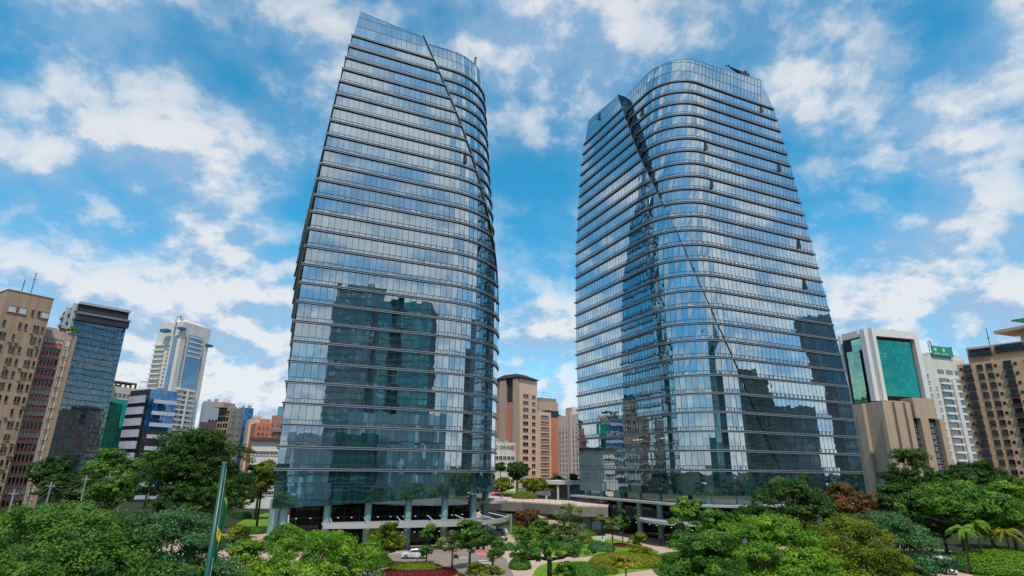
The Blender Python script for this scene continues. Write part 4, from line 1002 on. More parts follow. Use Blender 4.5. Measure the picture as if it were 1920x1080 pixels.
# ---------------------------------------------------------------- buildings around
class Bld:
    def __init__(s, name, label, L, R, YL, side=None, depth=20, base=0.0, cat='building', YR=None, h=None):
        a = atY(*L, YL); s.top = a[2] if h is None else h
        d = ray(*R)
        if YR is None: YR = (s.top - H) / (d[2] / d[1])
        s.h = s.top - base; b = (d[0] / d[1] * YR, YR)
        A, B = np.array(a[:2]), np.array(b); s.w = np.linalg.norm(B - A); ex = (B - A) / s.w; s.rz = math.atan2(ex[1], ex[0]); ey = np.array((-ex[1], ex[0]))
        if side is not None:     # depth so that the far top corner falls at photo x = side
            C0 = A if side < (L[0] + R[0]) / 2 else B
            best = (1e9, depth)
            for t in np.arange(1, 90, .25):
                p = C0 + ey * t; v = np.array((p[0], p[1], s.top - H)); dd = v @ CF; x = 960 + F_PX * (v @ CR) / dd
                if abs(x - side) < best[0]: best = (abs(x - side), t)
            depth = best[1]
        s.d = depth; s.root = empty(name, label, cat, (A[0], A[1], base), s.rz); s.wins = {}; s.ex, s.ey, s.A = ex, ey, A; s.base = base; s.YL = YL
    def z_at(s, px, py):    # local height of a photo point on the front plane
        d = ray(px, py); n = s.ey; t = (s.A @ n) / (d[0] * n[0] + d[1] * n[1]); return H + d[2] * t - s.base
    def x_at(s, px, py):
        d = ray(px, py); n = s.ey; t = (s.A @ n) / (d[0] * n[0] + d[1] * n[1]); return (np.array((d[0] * t, d[1] * t)) - s.A) @ s.ex
    def box(s, name, m, x0, x1, y0, y1, z0, z1, parent=None):
        mb = MB(); mb.box(x0, x1, y0, y1, z0, z1); return mb.build(name, m, parent or s.root)
    def wall(s, m, name='wall'): return s.box(name, m, 0, s.w, 0, s.d, 0, s.h)
    def grid(s, proto, face, x0, x1, z0, z1, nx, nz, skip=None):
        for k in range(nz):
            for i in range(nx):
                if skip and skip(i, k): continue
                x = x0 + (x1 - x0) * (i + .5) / nx; z = z0 + (z1 - z0) * (k + .5) / nz
                if face == 'front': loc, rz = (x, 0, z), 0
                elif face == 'left': loc, rz = (0, x, z), -math.pi / 2
                else: loc, rz = (s.w, x, z), math.pi / 2
                s.wins.setdefault(proto, []).append((loc, rz))
    def finish(s):
        n = 0; rr = random.Random(int(s.h * 10))
        for i in range(3):
            x, y = s.w * rr.uniform(.15, .75), s.d * rr.uniform(.15, .6); mb = MB(); mb.box(x, x + rr.uniform(1.2, 3), y, y + rr.uniform(1.2, 3), s.h + .01, s.h + rr.uniform(.8, 2.2)); mb.build('roof_unit', mat('roof_unit_grey', lin(150, 148, 144), .8), s.root)
        for proto, pl in s.wins.items():
            src, kids = WPROTO[proto]; nm = src.name.split('.')[0]
            pl = sorted(pl, key=lambda q: -q[0][2])
            keep = pl[:max(0, 100 - n)]; rest = pl[len(keep):]; n += len(keep)
            for loc, rz in keep:
                o = bpy.data.objects.new(nm, src); COL.objects.link(o); o.parent = s.root; o.location = loc; o.rotation_euler = (0, 0, rz)
            if rest:
                co = np.empty(len(src.vertices) * 3); src.vertices.foreach_get('co', co); co = co.reshape(-1, 3); mb = MB()
                fs = [tuple(p.vertices) for p in src.polygons]; ms = [p.material_index for p in src.polygons]
                for loc, rz in rest:
                    c, s_ = math.cos(rz), math.sin(rz); n0 = len(mb.v)
                    mb.v.extend([(x * c - y * s_ + loc[0], x * s_ + y * c + loc[1], z + loc[2]) for x, y, z in co])
                    mb.f.extend([tuple(i + n0 for i in f) for f in fs]); mb.m.extend(ms); mb.p.extend([.5] * len(fs))
                tag(mb.build(nm, list(src.materials), s.root), kind='stuff')
WPROTO = {}
M_WGL = glass('window_glass', (.42, .46, .5), (.012, .014, .016), .6, .16)
def wproto(key, w, h, frame, sill=True, deep=.12, extra=None, name='window', pane=None, mull=1, hood=False):
    mb = MB(); t = min(.12, w * .12)
    mb.box(-w/2, w/2, -.03, .05, -h/2, h/2, 0)
    for x0, x1, z0, z1 in ((-w/2 - t, -w/2, -h/2 - t, h/2 + t), (w/2, w/2 + t, -h/2 - t, h/2 + t), (-w/2, w/2, h/2, h/2 + t), (-w/2, w/2, -h/2 - t, -h/2)): mb.box(x0, x1, -deep, .05, z0, z1, 1)
    for i in range(1, mull + 1): x = -w/2 + w * i / (mull + 1); mb.box(x - .04, x + .04, -.07, .04, -h/2 + .01, h/2 - .01, 1)
    if sill: mb.box(-w/2 - t * 1.6, w/2 + t * 1.6, -deep - .14, -.001, -h/2 - t * 2.2, -h/2 - t * 1.02, 1)
    if hood: mb.box(-w/2 - t * 1.6, w/2 + t * 1.6, -deep - .5, -.001, h/2 + t * 1.02, h/2 + t * 2.4, 1)
    ms = [pane or M_WGL, frame]
    if extra: z0, z1, m_ = extra; mb.box(-w/2 + .02, w/2 - .02, -.10, -.035, z0, z1, 2); ms.append(m_)
    o = mb.build(name, ms); me = o.data; bpy.data.objects.remove(o); WPROTO[key] = (me, None); return key
C_BEIGE = mat('beige_render', lin(172, 146, 124), .9, .15, var=.12, nscale=.15, streak=.2)
C_BEIGE2 = mat('beige_trim', lin(168, 146, 124), .9, .15)
C_PKCON = mat('pink_concrete', lin(196, 168, 154), .9, .15, var=.12, nscale=.2, streak=.15)
C_REDP = mat('red_panel', lin(158, 48, 48), .7)
C_WHITE = mat('white_render', lin(214, 208, 200), .85, .2, var=.08, nscale=.2, streak=.14)
C_WTRIM = mat('white_trim', lin(220, 216, 210), .8)
C_BROWN = mat('brown_brick', lin(204, 168, 134), .9, .15, var=.1, nscale=.3, streak=.1)
C_PINK = mat('pink_render', lin(212, 182, 162), .9, .15, var=.08, nscale=.2, streak=.1)
C_TAN = mat('tan_concrete', lin(178, 156, 134), .9, .15, var=.1, nscale=.2, streak=.15)
C_ORANGE = mat('orange_render', lin(190, 124, 100), .9, .15, var=.1, nscale=.2, streak=.12)
C_GREY = mat('grey_panel', lin(150, 156, 166), .7, .3, var=.08)
C_DK = mat('dark_cladding', lin(52, 54, 62), .6, .3)
G_BLUEDK = glass('black_glass', (.60, .64, .68), (.02, .026, .034), .10, .5, tone=.05)
G_GREEN = glass('green_glass', (.08, .52, .42), (.002, .09, .07), .15, .35, tone=.05)
G_LGREEN = glass('pale_green_glass', (.42, .80, .62), (.03, .14, .09), .3, .5)
G_BLUE = glass('blue_glass', (.20, .42, .70), (.01, .07, .18), .3, .4)
G_TEAL = glass('teal_glass', (.30, .50, .52), (.02, .22, .24), .3, .35)
wproto('beige_w', .62, 1.75, mat('beige_window_trim', lin(150, 128, 108), .8), True, .1, mull=0)
M_DARKPANE = glass('dark_pane', (.20, .20, .22), (.012, .012, .012), .3, .12)
wproto('beige_sq', 2.0, 1.9, C_BEIGE2, True, .15, pane=mat('blind_window', lin(190, 200, 206), .4, .5), mull=0)
wproto('red_w', 1.05, 2.3, C_PKCON, True, .28, extra=(-1.1, -.3, C_REDP), mull=0)
wproto('red_w_blind', 1.05, 2.3, C_PKCON, True, .28, extra=(-1.1, -.3, C_REDP), mull=0, pane=mat('curtain', lin(190, 192, 188), .8))
wproto('brown_w', 1.5, 1.6, mat('brown_trim', lin(110, 80, 60), .8), True, .15)
wproto('tan_wide', 4.4, 1.8, C_PINK, False, .2, mull=1, pane=M_DARKPANE)
wproto('tan_nar', 2.9, 1.8, C_PINK, False, .2, mull=1, pane=M_DARKPANE)
wproto('white_w', 1.3, 1.4, C_WTRIM, True, .12)
wproto('strip_w', 7.0, 1.3, C_PINK, True, .2, mull=8)
wproto('small_w', 1.0, 1.2, C_ORANGE, True, .1)

def storey_glass(b, name, mg, ms, x0, x1, z0, z1, nz, nx, face='front', y0=None, proud=.12, sp=.25, rnd=random.Random(5), rail=0.035):
    """one glazed storey per floor: panes with mullions and an opaque band"""
    def W(u, o, z):
        if face == 'front': return (u, -o, z)
        if face == 'left': return (-o, b.d - u, z)
        return (b.w + o, u, z)
    for k in range(nz):
        za, zb = z0 + (z1 - z0) * k / nz, z0 + (z1 - z0) * (k + 1) / nz; mb = MB()
        for i in range(nx):
            a, c = x0 + (x1 - x0) * i / nx, x0 + (x1 - x0) * (i + 1) / nx; e = rnd.gauss(0, .001)
            for q0, q1 in ((za, za + (zb - za) * sp), (za + (zb - za) * sp, zb)):
                f = rnd.gauss(0, .001); mb.face([W(a, proud + e, q0), W(c, proud - e, q0), W(c, proud - e + f, q1), W(a, proud + e + f, q1)], 0, rnd.random())
            mb.face([W(c - rail, proud + .05, za), W(c + rail, proud + .05, za), W(c + rail, proud + .05, zb), W(c - rail, proud + .05, zb)], 1)
        for zz in (za, za + (zb - za) * sp): mb.face([W(x0, proud + .06, zz - rail), W(x1, proud + .06, zz - rail), W(x1, proud + .06, zz + rail), W(x0, proud + .06, zz + rail)], 1)
        mb.build(name, [mg, ms], b.root)

def bands(b, name, m, x0, x1, z0, z1, nz, th, out, face='front'):
    for k in range(nz):
        z = z0 + (z1 - z0) * k / nz; mb = MB()
        if face == 'front': mb.box(x0, x1, -out, -.002, z, z + th)
        elif face == 'left': mb.box(-out, -.002, x0, x1, z, z + th)
        else: mb.box(b.w + .002, b.w + out, x0, x1, z, z + th)
        mb.build(name, m, b.root)

def antenna(b, x, y, h, label=None):
    mb = MB(); mb.tube([(x, y, b.h), (x, y, b.h + h)], .12, 4); mb.box(x - .5, x + .5, y - .04, y + .04, b.h + h * .7, b.h + h * .72); mb.build('antenna', M_UNDER, b.root)

# --- far left: beige slab
b = Bld('apartment_building', 'beige rendered slab with small paired windows at the left edge of the photo', (16, 543), (101, 561), 170, depth=26)
b.wall(C_BEIGE); fs = 3.72; nfl = int((b.h - 10) / fs)
b.box('roof_coping', C_BEIGE2, -.15, b.w + .15, -.15, b.d + .15, b.h, b.h + .25)
rnd = random.Random(2)
for k in range(nfl):
    z = b.h - 10.3 - fs * k
    for i, x in enumerate((.10, .17, .36, .43, .56, .75, .82, .93)):
        if rnd.random() < .12: continue
        b.wins.setdefault('beige_w', []).append(((b.w * x, 0, z + rnd.uniform(-.1, .1)), 0))
    for x in (4, 10, 12, 18, 22): b.wins.setdefault('beige_w', []).append(((0, x, z), -math.pi / 2))
for x in (.2, .42, .92): b.wins.setdefault('beige_sq', []).append(((b.w * (x - .02), 0, b.h - 5.6), 0))
for x in (.30, .62, .76): b.wins.setdefault('beige_w', []).append(((b.w * x, 0, b.h - 5.6), 0))
b.finish(); antenna(b, b.w * .35, 3, 5); antenna(b, b.w * .55, 3, 8)
for i in range(26):
    x, z = b.w * rnd.uniform(.05, .95), b.h - 12.2 - fs * rnd.randrange(12); b.box('air_conditioner', C_BEIGE2, x, x + .8, -.5, -.01, z, z + .5)
# --- red windowed block
b = Bld('office_block', 'block with rows of red panelled windows between concrete fins, beside the beige slab', (80, 616), (137, 625), 185, depth=20)
b.wall(C_PKCON); n = 22; fs = 3.35
xr = b.w * .72
rr = random.Random(8); blind = {k: rr.random() < .25 for k in range(n)}
b.grid('red_w', 'front', .2, xr, b.h - 3.0 - fs * n, b.h - 2.2, 6, n, lambda i, k: blind[k] and i > 0)
b.grid('red_w_blind', 'front', .2, xr, b.h - 3.0 - fs * n, b.h - 2.2, 6, n, lambda i, k: not (blind[k] and i > 0))
bands(b, 'floor_ledge', C_PKCON, 0, xr, b.h - 3.3 - fs * n, b.h - 2.5, n, .25, .55)
mb = MB(); mb.tube([(xr + .3, -1.2, 0), (xr + .3, -1.2, b.h - 3)], .22, 6); mb.build('fin', mat('pink_pipe', lin(196, 164, 150), .8), b.root)
b.box('fin', C_BEIGE2, xr + 2.6, xr + 3.4, -1.4, -.002, 0, b.h - 1)
wproto('white_panel', 1.3, 2.2, C_BEIGE2, False, .1, pane=M_WHITE, mull=0, name='sunshade_panel')
b.grid('white_panel', 'front', xr + .5, xr + 2.6, b.h - 3 - fs * n, b.h - 2, 1, n); b.grid('white_panel', 'front', xr + 3.3, b.w + .6, b.h - 3 - fs * n, b.h - 6, 1, n)
b.finish()
o = leaf_cloud('rooftop_shrub', [(0, 0, .3, 2.8, 1.6, 1.5), (2, 0, .2, 1.8, 1.2, 1.1)], 2200, .22, G['olive'], 91, clump=.5); p = Vector((b.A[0] + b.ex[0] * b.w * .72, b.A[1] + b.ex[1] * b.w * .72 + 1.5, b.h + .3)); o.location = p; tag(o, 'bushy shrub growing on the roof edge of the red windowed block', 'shrub')
# --- black glass tower
b = Bld('office_tower', 'black mirror glass tower with a dark louvred crown behind the red windowed block', (150, 567), (243, 584), 250, side=118)
b.wall(C_DK); zt = b.h - 8.4
storey_glass(b, 'storey_glazing', G_BLUEDK, M_MUL, 0, b.w, 0, zt, 22, 26, sp=.5)
bands(b, 'crown_band', C_DK, -.3, b.w + .6, zt, zt + .1, 1, 3.0, 1.6); bands(b, 'crown_band', mat('crown_grey', lin(120, 124, 130), .5), -.4, b.w + .8, zt + 3.0, zt + 3.2, 1, .9, 2.0)
bands(b, 'crown_band', C_DK, .5, b.w - .5, zt + 3.9, zt + 4, 1, 3.0, .8); bands(b, 'crown_band', mat('crown_pale', lin(160, 166, 174), .5), -.4, b.w + .2, b.h - .9, b.h, 1, 1.1, 1.5)
for x in (3, b.d * .5): b.box('side_pier', mat('side_pier_grey', lin(176, 180, 186), .6), -1.4, -.01, x, x + 2.2, 0, b.h)
bands(b, 'side_band', C_GREY, 2, b.d, 4, b.h, 22, 1.4, .8, 'left'); b.finish()
# --- green glass block with cream top
b = Bld('office_block', 'green glass block with cream top storey and roof canopy, left of the banded building', (213, 724), (268, 731), 300, depth=22)
b.wall(G_GREEN); cz = b.z_at(213, 748)
storey_glass(b, 'storey_glazing', G_GREEN, mat('green_mullion', lin(10, 70, 60), .5), 0, b.w, 0, cz, 9, 14)
mb = MB(); mb.box(-.4, b.w + .4, -.5, b.d, cz, b.h); mb.build('top_storey', mat('cream_render', lin(216, 204, 184), .85), b.root)
wproto('cream_w', 1.7, 1.9, C_WTRIM, False, .1, mull=0); 
for i in range(6): b.wins.setdefault('cream_w', []).append(((1.6 + i * (b.w - 2) / 6, -.5, cz + 2.2), 0))
mb = MB(); mb.box(1, b.w * .8, 1, 8, b.h + 2.4, b.h + 3.1)
for i in range(5): x = 1.5 + i * (b.w * .8 - 2) / 4; mb.box(x, x + .8, 1.5, 2.2, b.h, b.h + 2.4)
mb.build('roof_canopy', mat('canopy_brown', lin(120, 104, 96), .8), b.root); b.finish()
# --- banded blue/grey building
b = Bld('office_block', 'grey banded building with a bright blue upper corner, before the white balcony skyscraper', (283, 729), (334, 735), 270, side=245)
b.wall(C_DK); n = 9; 
storey_glass(b, 'storey_glazing', G_BLUEDK, M_MUL, 0, b.w, 0, b.h * .62, 6, 10, sp=.5)
storey_glass(b, 'storey_glazing', G_BLUE, mat('blue_mullion', lin(16, 60, 110), .5), 0, b.w, b.h * .62, b.h, 4, 12, sp=.5)
bands(b, 'spandrel_band', mat('spandrel_grey', lin(200, 200, 212), .6), b.w * .18, b.w, 1, b.h * .98, n, 1.7, .6)
storey_glass(b, 'storey_glazing', G_BLUEDK, M_MUL, 0, b.d, 0, b.h * .9, n, 9, face='left', sp=.5)
bands(b, 'spandrel_band', mat('spandrel_grey'[:14] + 's', lin(186, 188, 202), .6), 3, b.d - .5, 2, b.h * .98, n, 3.4, .5, 'left'); b.finish()
mb = MB(); mb.tube([(-4, 2, b.h), (-4, 2, b.h + 3), (4, 2, b.h + 3.4), (4, 2, b.h)], .15, 4); mb.build('roof_frame', M_UNDER, b.root)
# --- white balcony skyscraper
b = Bld('residential_tower', 'tall white residential skyscraper with blue glass strip and balconies', (345, 603), (396, 618), 400, side=300)
b.wall(C_WHITE); fs = 3.45; n = int(b.h / fs)
xa, xb = b.w * .28, b.w * .74
zs = b.h - 7
G_SB = glass('soft_blue_glass', (.34, .50, .66), (.03, .08, .15), .2, .35)
b.box('glass_strip', G_SB, xa, xb, -.5, -.01, b.h * .60, b.h - 8)
for k in range(n):
    z = 4 + k * fs
    if z < b.h * .58: mb = MB(); mb.box(xa - 3, xb + 1, -1.8, -.02, z, z + 1.0); mb.build('balcony', C_WTRIM, b.root); 
    elif b.h * .78 < z < b.h - 9: mb = MB(); mb.box(xa + .3, xb - .3, -1.6, -.52, z, z + .9); mb.build('balcony', C_WTRIM, b.root)
    if z < b.h - 14:
        mb = MB(); mb.box(-2.0, -.02, b.d * .55, b.d - .5, z, z + .95); mb.build('balcony', C_WTRIM, b.root)
        mb = MB(); mb.box(b.w + .02, b.w + 2.2, 2, b.d * .5, z, z + .8); mb.build('balcony', C_WTRIM, b.root)
wproto('tower_w', 1.8, 1.6, C_WTRIM, False, .1)
b.grid('tower_w', 'front', xa - 4.2, xa - .8, b.h * .6, b.h - 10, 1, 18); b.grid('tower_w', 'front', xa - 2, xb, 4, b.h * .58, 3, int(b.h * .58 / fs)); b.grid('tower_w', 'front', xb + .5, xb + 3.4, b.h * .58, b.h - 22, 1, 14)
b.grid('tower_w', 'left', 2, 12, b.h * .45, b.h - 16, 2, 17)
b.box('blue_side_strip', G_SB, -.5, -.01, 3, 6.5, b.h * .45, b.h - 10)
b.box('centre_pier', C_WTRIM, (xa + xb) / 2 - 1, (xa + xb) / 2 + .6, -2.2, -1.82, 4, b.h * .58)
mb = MB(); mb.prism([(2, 2), (b.w - 2, 2), (b.w - 4, b.d - 4), (4, b.d - 4)], b.h, b.h + 3, 0, [(5, 4), (b.w - 5, 4), (b.w - 6, b.d - 6), (6, b.d - 6)]); mb.build('crown_block', C_WHITE, b.root)
z = b.h - 6
for x0, x1, y0, y1, z0, z1 in ((-3, 2, -1.4, 2, z, z + 1.6), (b.w - 3, b.w + 3.2, -1.4, 2, z - 7, z - 5.5), (-6, -2, 8, 14, z - 2, z)): b.box('blue_beam', mat('blue_beam', lin(60, 110, 150), .5), x0, x1, y0, y1, z0, z1)
mb = MB(); mb.tube([(-2, 6, b.h - 4), (-1.5, 6, b.h + 2), (1, 6, b.h + 5.5), (4, 6, b.h + 2), (5, 6, b.h - 2)], .9, 6); mb.build('roof_arch', C_WHITE, b.root); b.finish()
# --- small ones between the skyscraper and the left tower
b = Bld('office_block', 'plain grey block right of the white skyscraper', (383, 752), (414, 754), 380, depth=20, YR=385); b.wall(C_GREY); b.box('lower_storeys', mat('maroon', lin(92, 72, 78), .8), -.2, b.w + .2, -.4, 4, 0, b.z_at(400, 792)); wproto('slit_w', 1.2, 4.5, C_DK, False, .1); b.grid('slit_w', 'front', 4, b.w, b.h - 20, b.h - 8, 3, 1); b.finish()
b = Bld('office_block', 'concrete framed block with dark windows and rooftop pipes above the giant dark tree', (433, 765), (458, 770), 340, side=411, YR=352); b.wall(mat('concrete_warm', lin(160, 148, 128), .85)); wproto('big_dark_w', 3.0, 2.3, C_TAN, False, .2); b.grid('big_dark_w', 'front', .5, b.w - .3, b.h - 40, b.h - 1, 2, 11); b.grid('big_dark_w', 'left', 1, b.d - 1, b.h - 40, b.h - 1, 3, 11)
for x in (1, 3.6, 6): mb = MB(); mb.tube([(x - 3, 4, b.h), (x - 3, 4, b.h + 5)], .7, 8); mb.build('roof_pipe', C_WTRIM, b.root)
b.box('roof_storey', C_TAN, -4, b.w * .5, 2, 9, b.h, b.h + 3); b.finish()
b = Bld('office_block', 'narrow saturated blue glass block behind the concrete framed one', (449, 764), (476, 764), 420, depth=15, YR=425); b.wall(G_BLUE); storey_glass(b, 'storey_glazing', G_BLUE, mat('blue_mullion', lin(16, 60, 110), .5), 0, b.w, 0, b.h, 11, 7); b.finish()
b = Bld('apartment_building', 'pale pink narrow block left of the orange one', (468, 786), (490, 788), 400, depth=14, YR=404); b.wall(C_PINK); b.grid('small_w', 'front', 1, b.w, b.h - 30, b.h - 2, 2, 8); b.box('roof_tank', C_PINK, 4, 8, 3, 6, b.h, b.h + 3); antenna(b, 6, 4, 6); b.finish()
b = Bld('apartment_building', 'orange rendered block with small windows', (480, 793), (514, 796), 330, depth=18, YR=335); b.wall(C_ORANGE); b.grid('small_w', 'front', 1, b.w, b.h - 30, b.h - 1, 4, 9); b.box('roof_storey', C_ORANGE, 3, 8, 2, 6, b.h, b.h + 2.5); b.finish()
b = Bld('apartment_building', 'salmon block with balconies touching the left glass tower', (510, 779), (548, 777), 260, depth=18, YR=255); b.wall(mat('salmon', lin(172, 122, 108), .85, streak=.1)); bands(b, 'balcony', mat('mauve', lin(150, 112, 108), .8), 2, b.w, 4, b.h - 4, 9, 1.1, 1.6); b.box('roof_glazing', G_TEAL, 2, b.w, 1, 10, b.h, b.h + 4); b.grid('small_w', 'front', 0, b.w, 6, b.h - 2, 4, 9); b.finish()
b = Bld('low_building', 'low white building with a dark roof edge between the giant tree and the left tower', (474, 826), (530, 826), 240, depth=16, YR=240); b.wall(C_WHITE); b.box('roof', mat('roof_brown', lin(90, 72, 66), .8), -1, b.w + 1, -1.2, b.d + 1, b.h, b.h + 1.2); b.grid('white_w', 'front', 1, b.w - 1, 2, b.h - 1, 7, 3); b.finish()
# --- between the towers
b = Bld('office_tower', 'tall tan ribbed tower with a dark hipped roof between the two glass towers', (975, 709), (1007, 715), 300, side=930)
b.wall(C_PINK); n = 15
b.grid('tan_wide', 'front', 1.0, b.w * .58, 2, b.h - 7, 1, n); b.grid('tan_nar', 'front', b.w * .60, b.w - .4, 2, b.h - 7, 1, n)
b.box('side_recess', C_ORANGE, -.25, -.01, 3.5, 8.5, 0, b.h - 12); b.box('side_gap', C_DK, -.3, -.01, 3.5, 8.5, b.h - 12, b.h + 1)
for y0, y1 in ((-.0, 3.5), (8.5, 13.0), (14.5, 22), (24, 34)): b.box('rib', C_TAN, -1.6, -.01, y0 + .02, y1, 0, b.h - .2)
b.grid('small_w', 'left', 3.8, 8.2, 2, b.h - 12, 2, 14)
mb = MB(); mb.prism([(-2, -1.0), (b.w + .4, -1.0), (b.w + .4, b.d), (-2, b.d)], b.h + .2, b.h + .7, 0); mb.prism([(-1.6, -.6), (b.w, -.6), (b.w, b.d), (-1.6, b.d)], b.h + .7, b.h + 3.0, 0, [(2, 4), (b.w - 5, 4), (b.w - 5, b.d - 4), (2, b.d - 4)]); mb.build('roof', mat('roof_maroon', lin(58, 42, 46), .7), b.root); b.finish()
b = Bld('office_tower', 'distant grey beige block with a tilted sheet roof behind the pale strip windowed one', (1010, 752), (1046, 758), 420, depth=20, YR=430); b.wall(C_TAN); b.box('roof_storey', mat('grey_stone', lin(136, 128, 120), .8), 3, b.w, 2, 12, b.h, b.h + 3); mb = MB(); mb.tube([(6, 4, b.h + 3), (6, 4, b.h + 7), (14, 4, b.h + 7), (14, 4, b.h + 3)], .12, 4); mb.tube([(6, 4, b.h + 5), (14, 4, b.h + 5)], .1, 4); mb.build('antenna', M_UNDER, b.root)
mb = MB(); mb.prism([(8, -2), (34, -2), (34, 8), (8, 8)], b.h - 10, b.h - 9.4, 0); mb.v = [(x, y, z + (4 - (x - 8) * .32)) for x, y, z in mb.v]; mb.build('sloping_roof', mat('sheet_metal', lin(176, 180, 186), .4, .5, .3), b.root)
b.finish()
b = Bld('office_block', 'pale block with horizontal strip windows beside the ribbed tower', (1009, 771), (1033, 776), 310, depth=18, YR=318); b.wall(C_PINK); b.grid('strip_w', 'front', .3, b.w - .3, 2, b.h - 1, 1, 14); b.finish()
b = Bld('apartment_building', 'blank rust orange wall block under the sloping sheet roof', (1032, 783), (1048, 783), 335, depth=18, YR=338); b.wall(C_ORANGE); b.box('gable', C_DK, -3, b.w, .2, 5, b.h, b.h + 4); b.finish()
b = Bld('apartment_building', 'light pink apartment tower with small square windows beside the right glass tower', (1046, 781), (1092, 774), 320, depth=18, YR=300); b.wall(mat('pale_pink', lin(214, 196, 186), .85, streak=.1)); b.grid('white_w', 'front', .5, b.w - .5, 2, b.h - 6, 7, 15); b.box('roof_storey', mat('pale_pink2', lin(200, 176, 166), .85), b.w * .3, b.w * .55, .5, 8, b.h, b.h + 4); b.box('pier', mat('pale_pink2', lin(200, 176, 166), .85), b.w * .48, b.w * .56, -.6, -.01, 0, b.h + 1.5); b.finish()
b = Bld('office_block', 'low white office with a lettered parapet in front of the ribbed tower', (926, 829), (967, 830), 250, depth=14, base=4, YR=254); b.wall(C_WHITE); wproto('office_w', 1.5, 1.5, C_WTRIM, False, .1); b.grid('office_w', 'front', .5, b.w - .4, 0, b.h - 4.0, 5, 4)
cu = bpy.data.curves.new('lettering', 'FONT'); cu.body = 'O ORIGO'; cu.size = 2.0; cu.extrude = .05; to = bpy.data.objects.new('lettering', cu); COL.objects.link(to); to.parent = b.root; to.location = (.4, -.12, b.h - 2.7); to.rotation_euler = (math.pi / 2, 0, 0); cu.materials.append(mat('letter_grey', lin(96, 98, 108), .6)); dg = bpy.context.evaluated_depsgraph_get(); me = bpy.data.meshes.new_from_object(to.evaluated_get(dg)); loc, rot = to.location.copy(), to.rotation_euler.copy(); bpy.data.objects.remove(to); to = bpy.data.objects.new('lettering', me); COL.objects.link(to); to.parent = b.root; to.location = loc; to.rotation_euler = rot
b.box('logo_panel', mat('logo_pink', lin(206, 120, 150), .6), b.w - 2.2, b.w - .5, -.1, -.01, b.h - 3, b.h - 1.0); b.finish()
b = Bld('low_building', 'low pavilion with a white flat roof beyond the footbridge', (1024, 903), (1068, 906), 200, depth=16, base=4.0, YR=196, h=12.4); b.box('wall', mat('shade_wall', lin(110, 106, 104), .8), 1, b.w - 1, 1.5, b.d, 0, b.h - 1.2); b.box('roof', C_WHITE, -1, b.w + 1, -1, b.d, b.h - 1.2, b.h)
for x in (0, b.w * .5, b.w - .5): b.box('pillar', C_WTRIM, x, x + .5, -.6, -.1, 0, b.h - 1.2)
# --- right side: green tower in a white frame on a tan ribbed base
b = Bld('office_tower', 'green glass tower in a white frame above a tan ribbed base', (1626, 617), (1712, 625), 235, side=1574)
b.wall(C_DK); zf = b.z_at(1660, 752); M_FR = mat('white_frame', lin(222, 218, 214), .7, var=.05)
sk = b.w * .0
storey_glass(b, 'storey_glazing', G_GREEN, mat('green_mullion', lin(10, 70, 60), .5), b.w * .12, b.w * .84, zf + 2, b.h - 4.5, 9, 14, proud=.8, rail=.02, sp=.5)
b.box('frame', M_FR, 0, b.w * .07, -2.0, -.01, zf, b.h); b.box('frame', M_FR, b.w * .90, b.w, -2.0, -.01, 0, b.h); b.box('frame', M_FR, b.w * .072, b.w * .898, -2.0, -.01, b.h - 3.2, b.h)
b.box('frame', M_FR, -2.0, -.01, .02, 2.4, zf, b.h); b.box('frame', M_FR, -2, -.01, 3.22, b.d - 3.2, b.h - 2.8, b.h); b.box('frame', M_FR, -1.0, -.01, b.d - 1.2, b.d, zf, b.h)
storey_glass(b, 'storey_glazing', G_LGREEN, mat('green_mullion', lin(10, 70, 60), .5), 3.2, b.d - 5, zf, b.h - 8, 9, 12, face='left', proud=.8, rail=.02, sp=.5)
b.box('recess', G_LGREEN, -.3, -.02, 4, b.d * .6, b.h - 8, b.h - 3)
M_TB = mat('tan_base', lin(186, 166, 146), .9, .15, var=.08, nscale=.2, streak=.1)
b.box('base_block', M_TB, -6, b.w * .87, -6, b.d, zf - 6, zf) if False else None
b.box('base_wall', M_TB, -2.4, -.02 + b.w * .30, -5, b.d, 0, zf - .5)
for x0, x1, y in ((-.26, -.08, 0), (-.02, .14, 0), (.20, .30, 0), (.46, .62, 0), (.84, .94, 0)): b.box('base_rib', M_TB, b.w * x0, b.w * x1, -6.6, -5.02, 0, zf - 1 if x0 < .25 else zf - 7.02)
b.box('base_block', M_TB, b.w * .38, b.w * .82, -6.4, -.9, zf - 7, zf + 1)
wproto('base_w', 1.7, 1.5, C_GREY, False, .1, mull=1)
b.box('base_glass_wall', C_DK, b.w * .301, b.w * .86, -5.0, -.02, 0, zf - 7)
for k in range(15):
    for i, x in enumerate((.31, .35, .39, .42, .63, .67, .71, .75, .79)):
        b.wins.setdefault('base_w', []).append(((b.w * x + .4, -5.02, 2 + k * (zf - 9) / 15), 0))
for i, y in enumerate(range(5, int(b.d) - 3, 6)): b.box('base_rib', M_TB, -4.2, -2.42, y, y + 3.4, 0, zf - .8 - (i % 2) * 4)
b.finish()
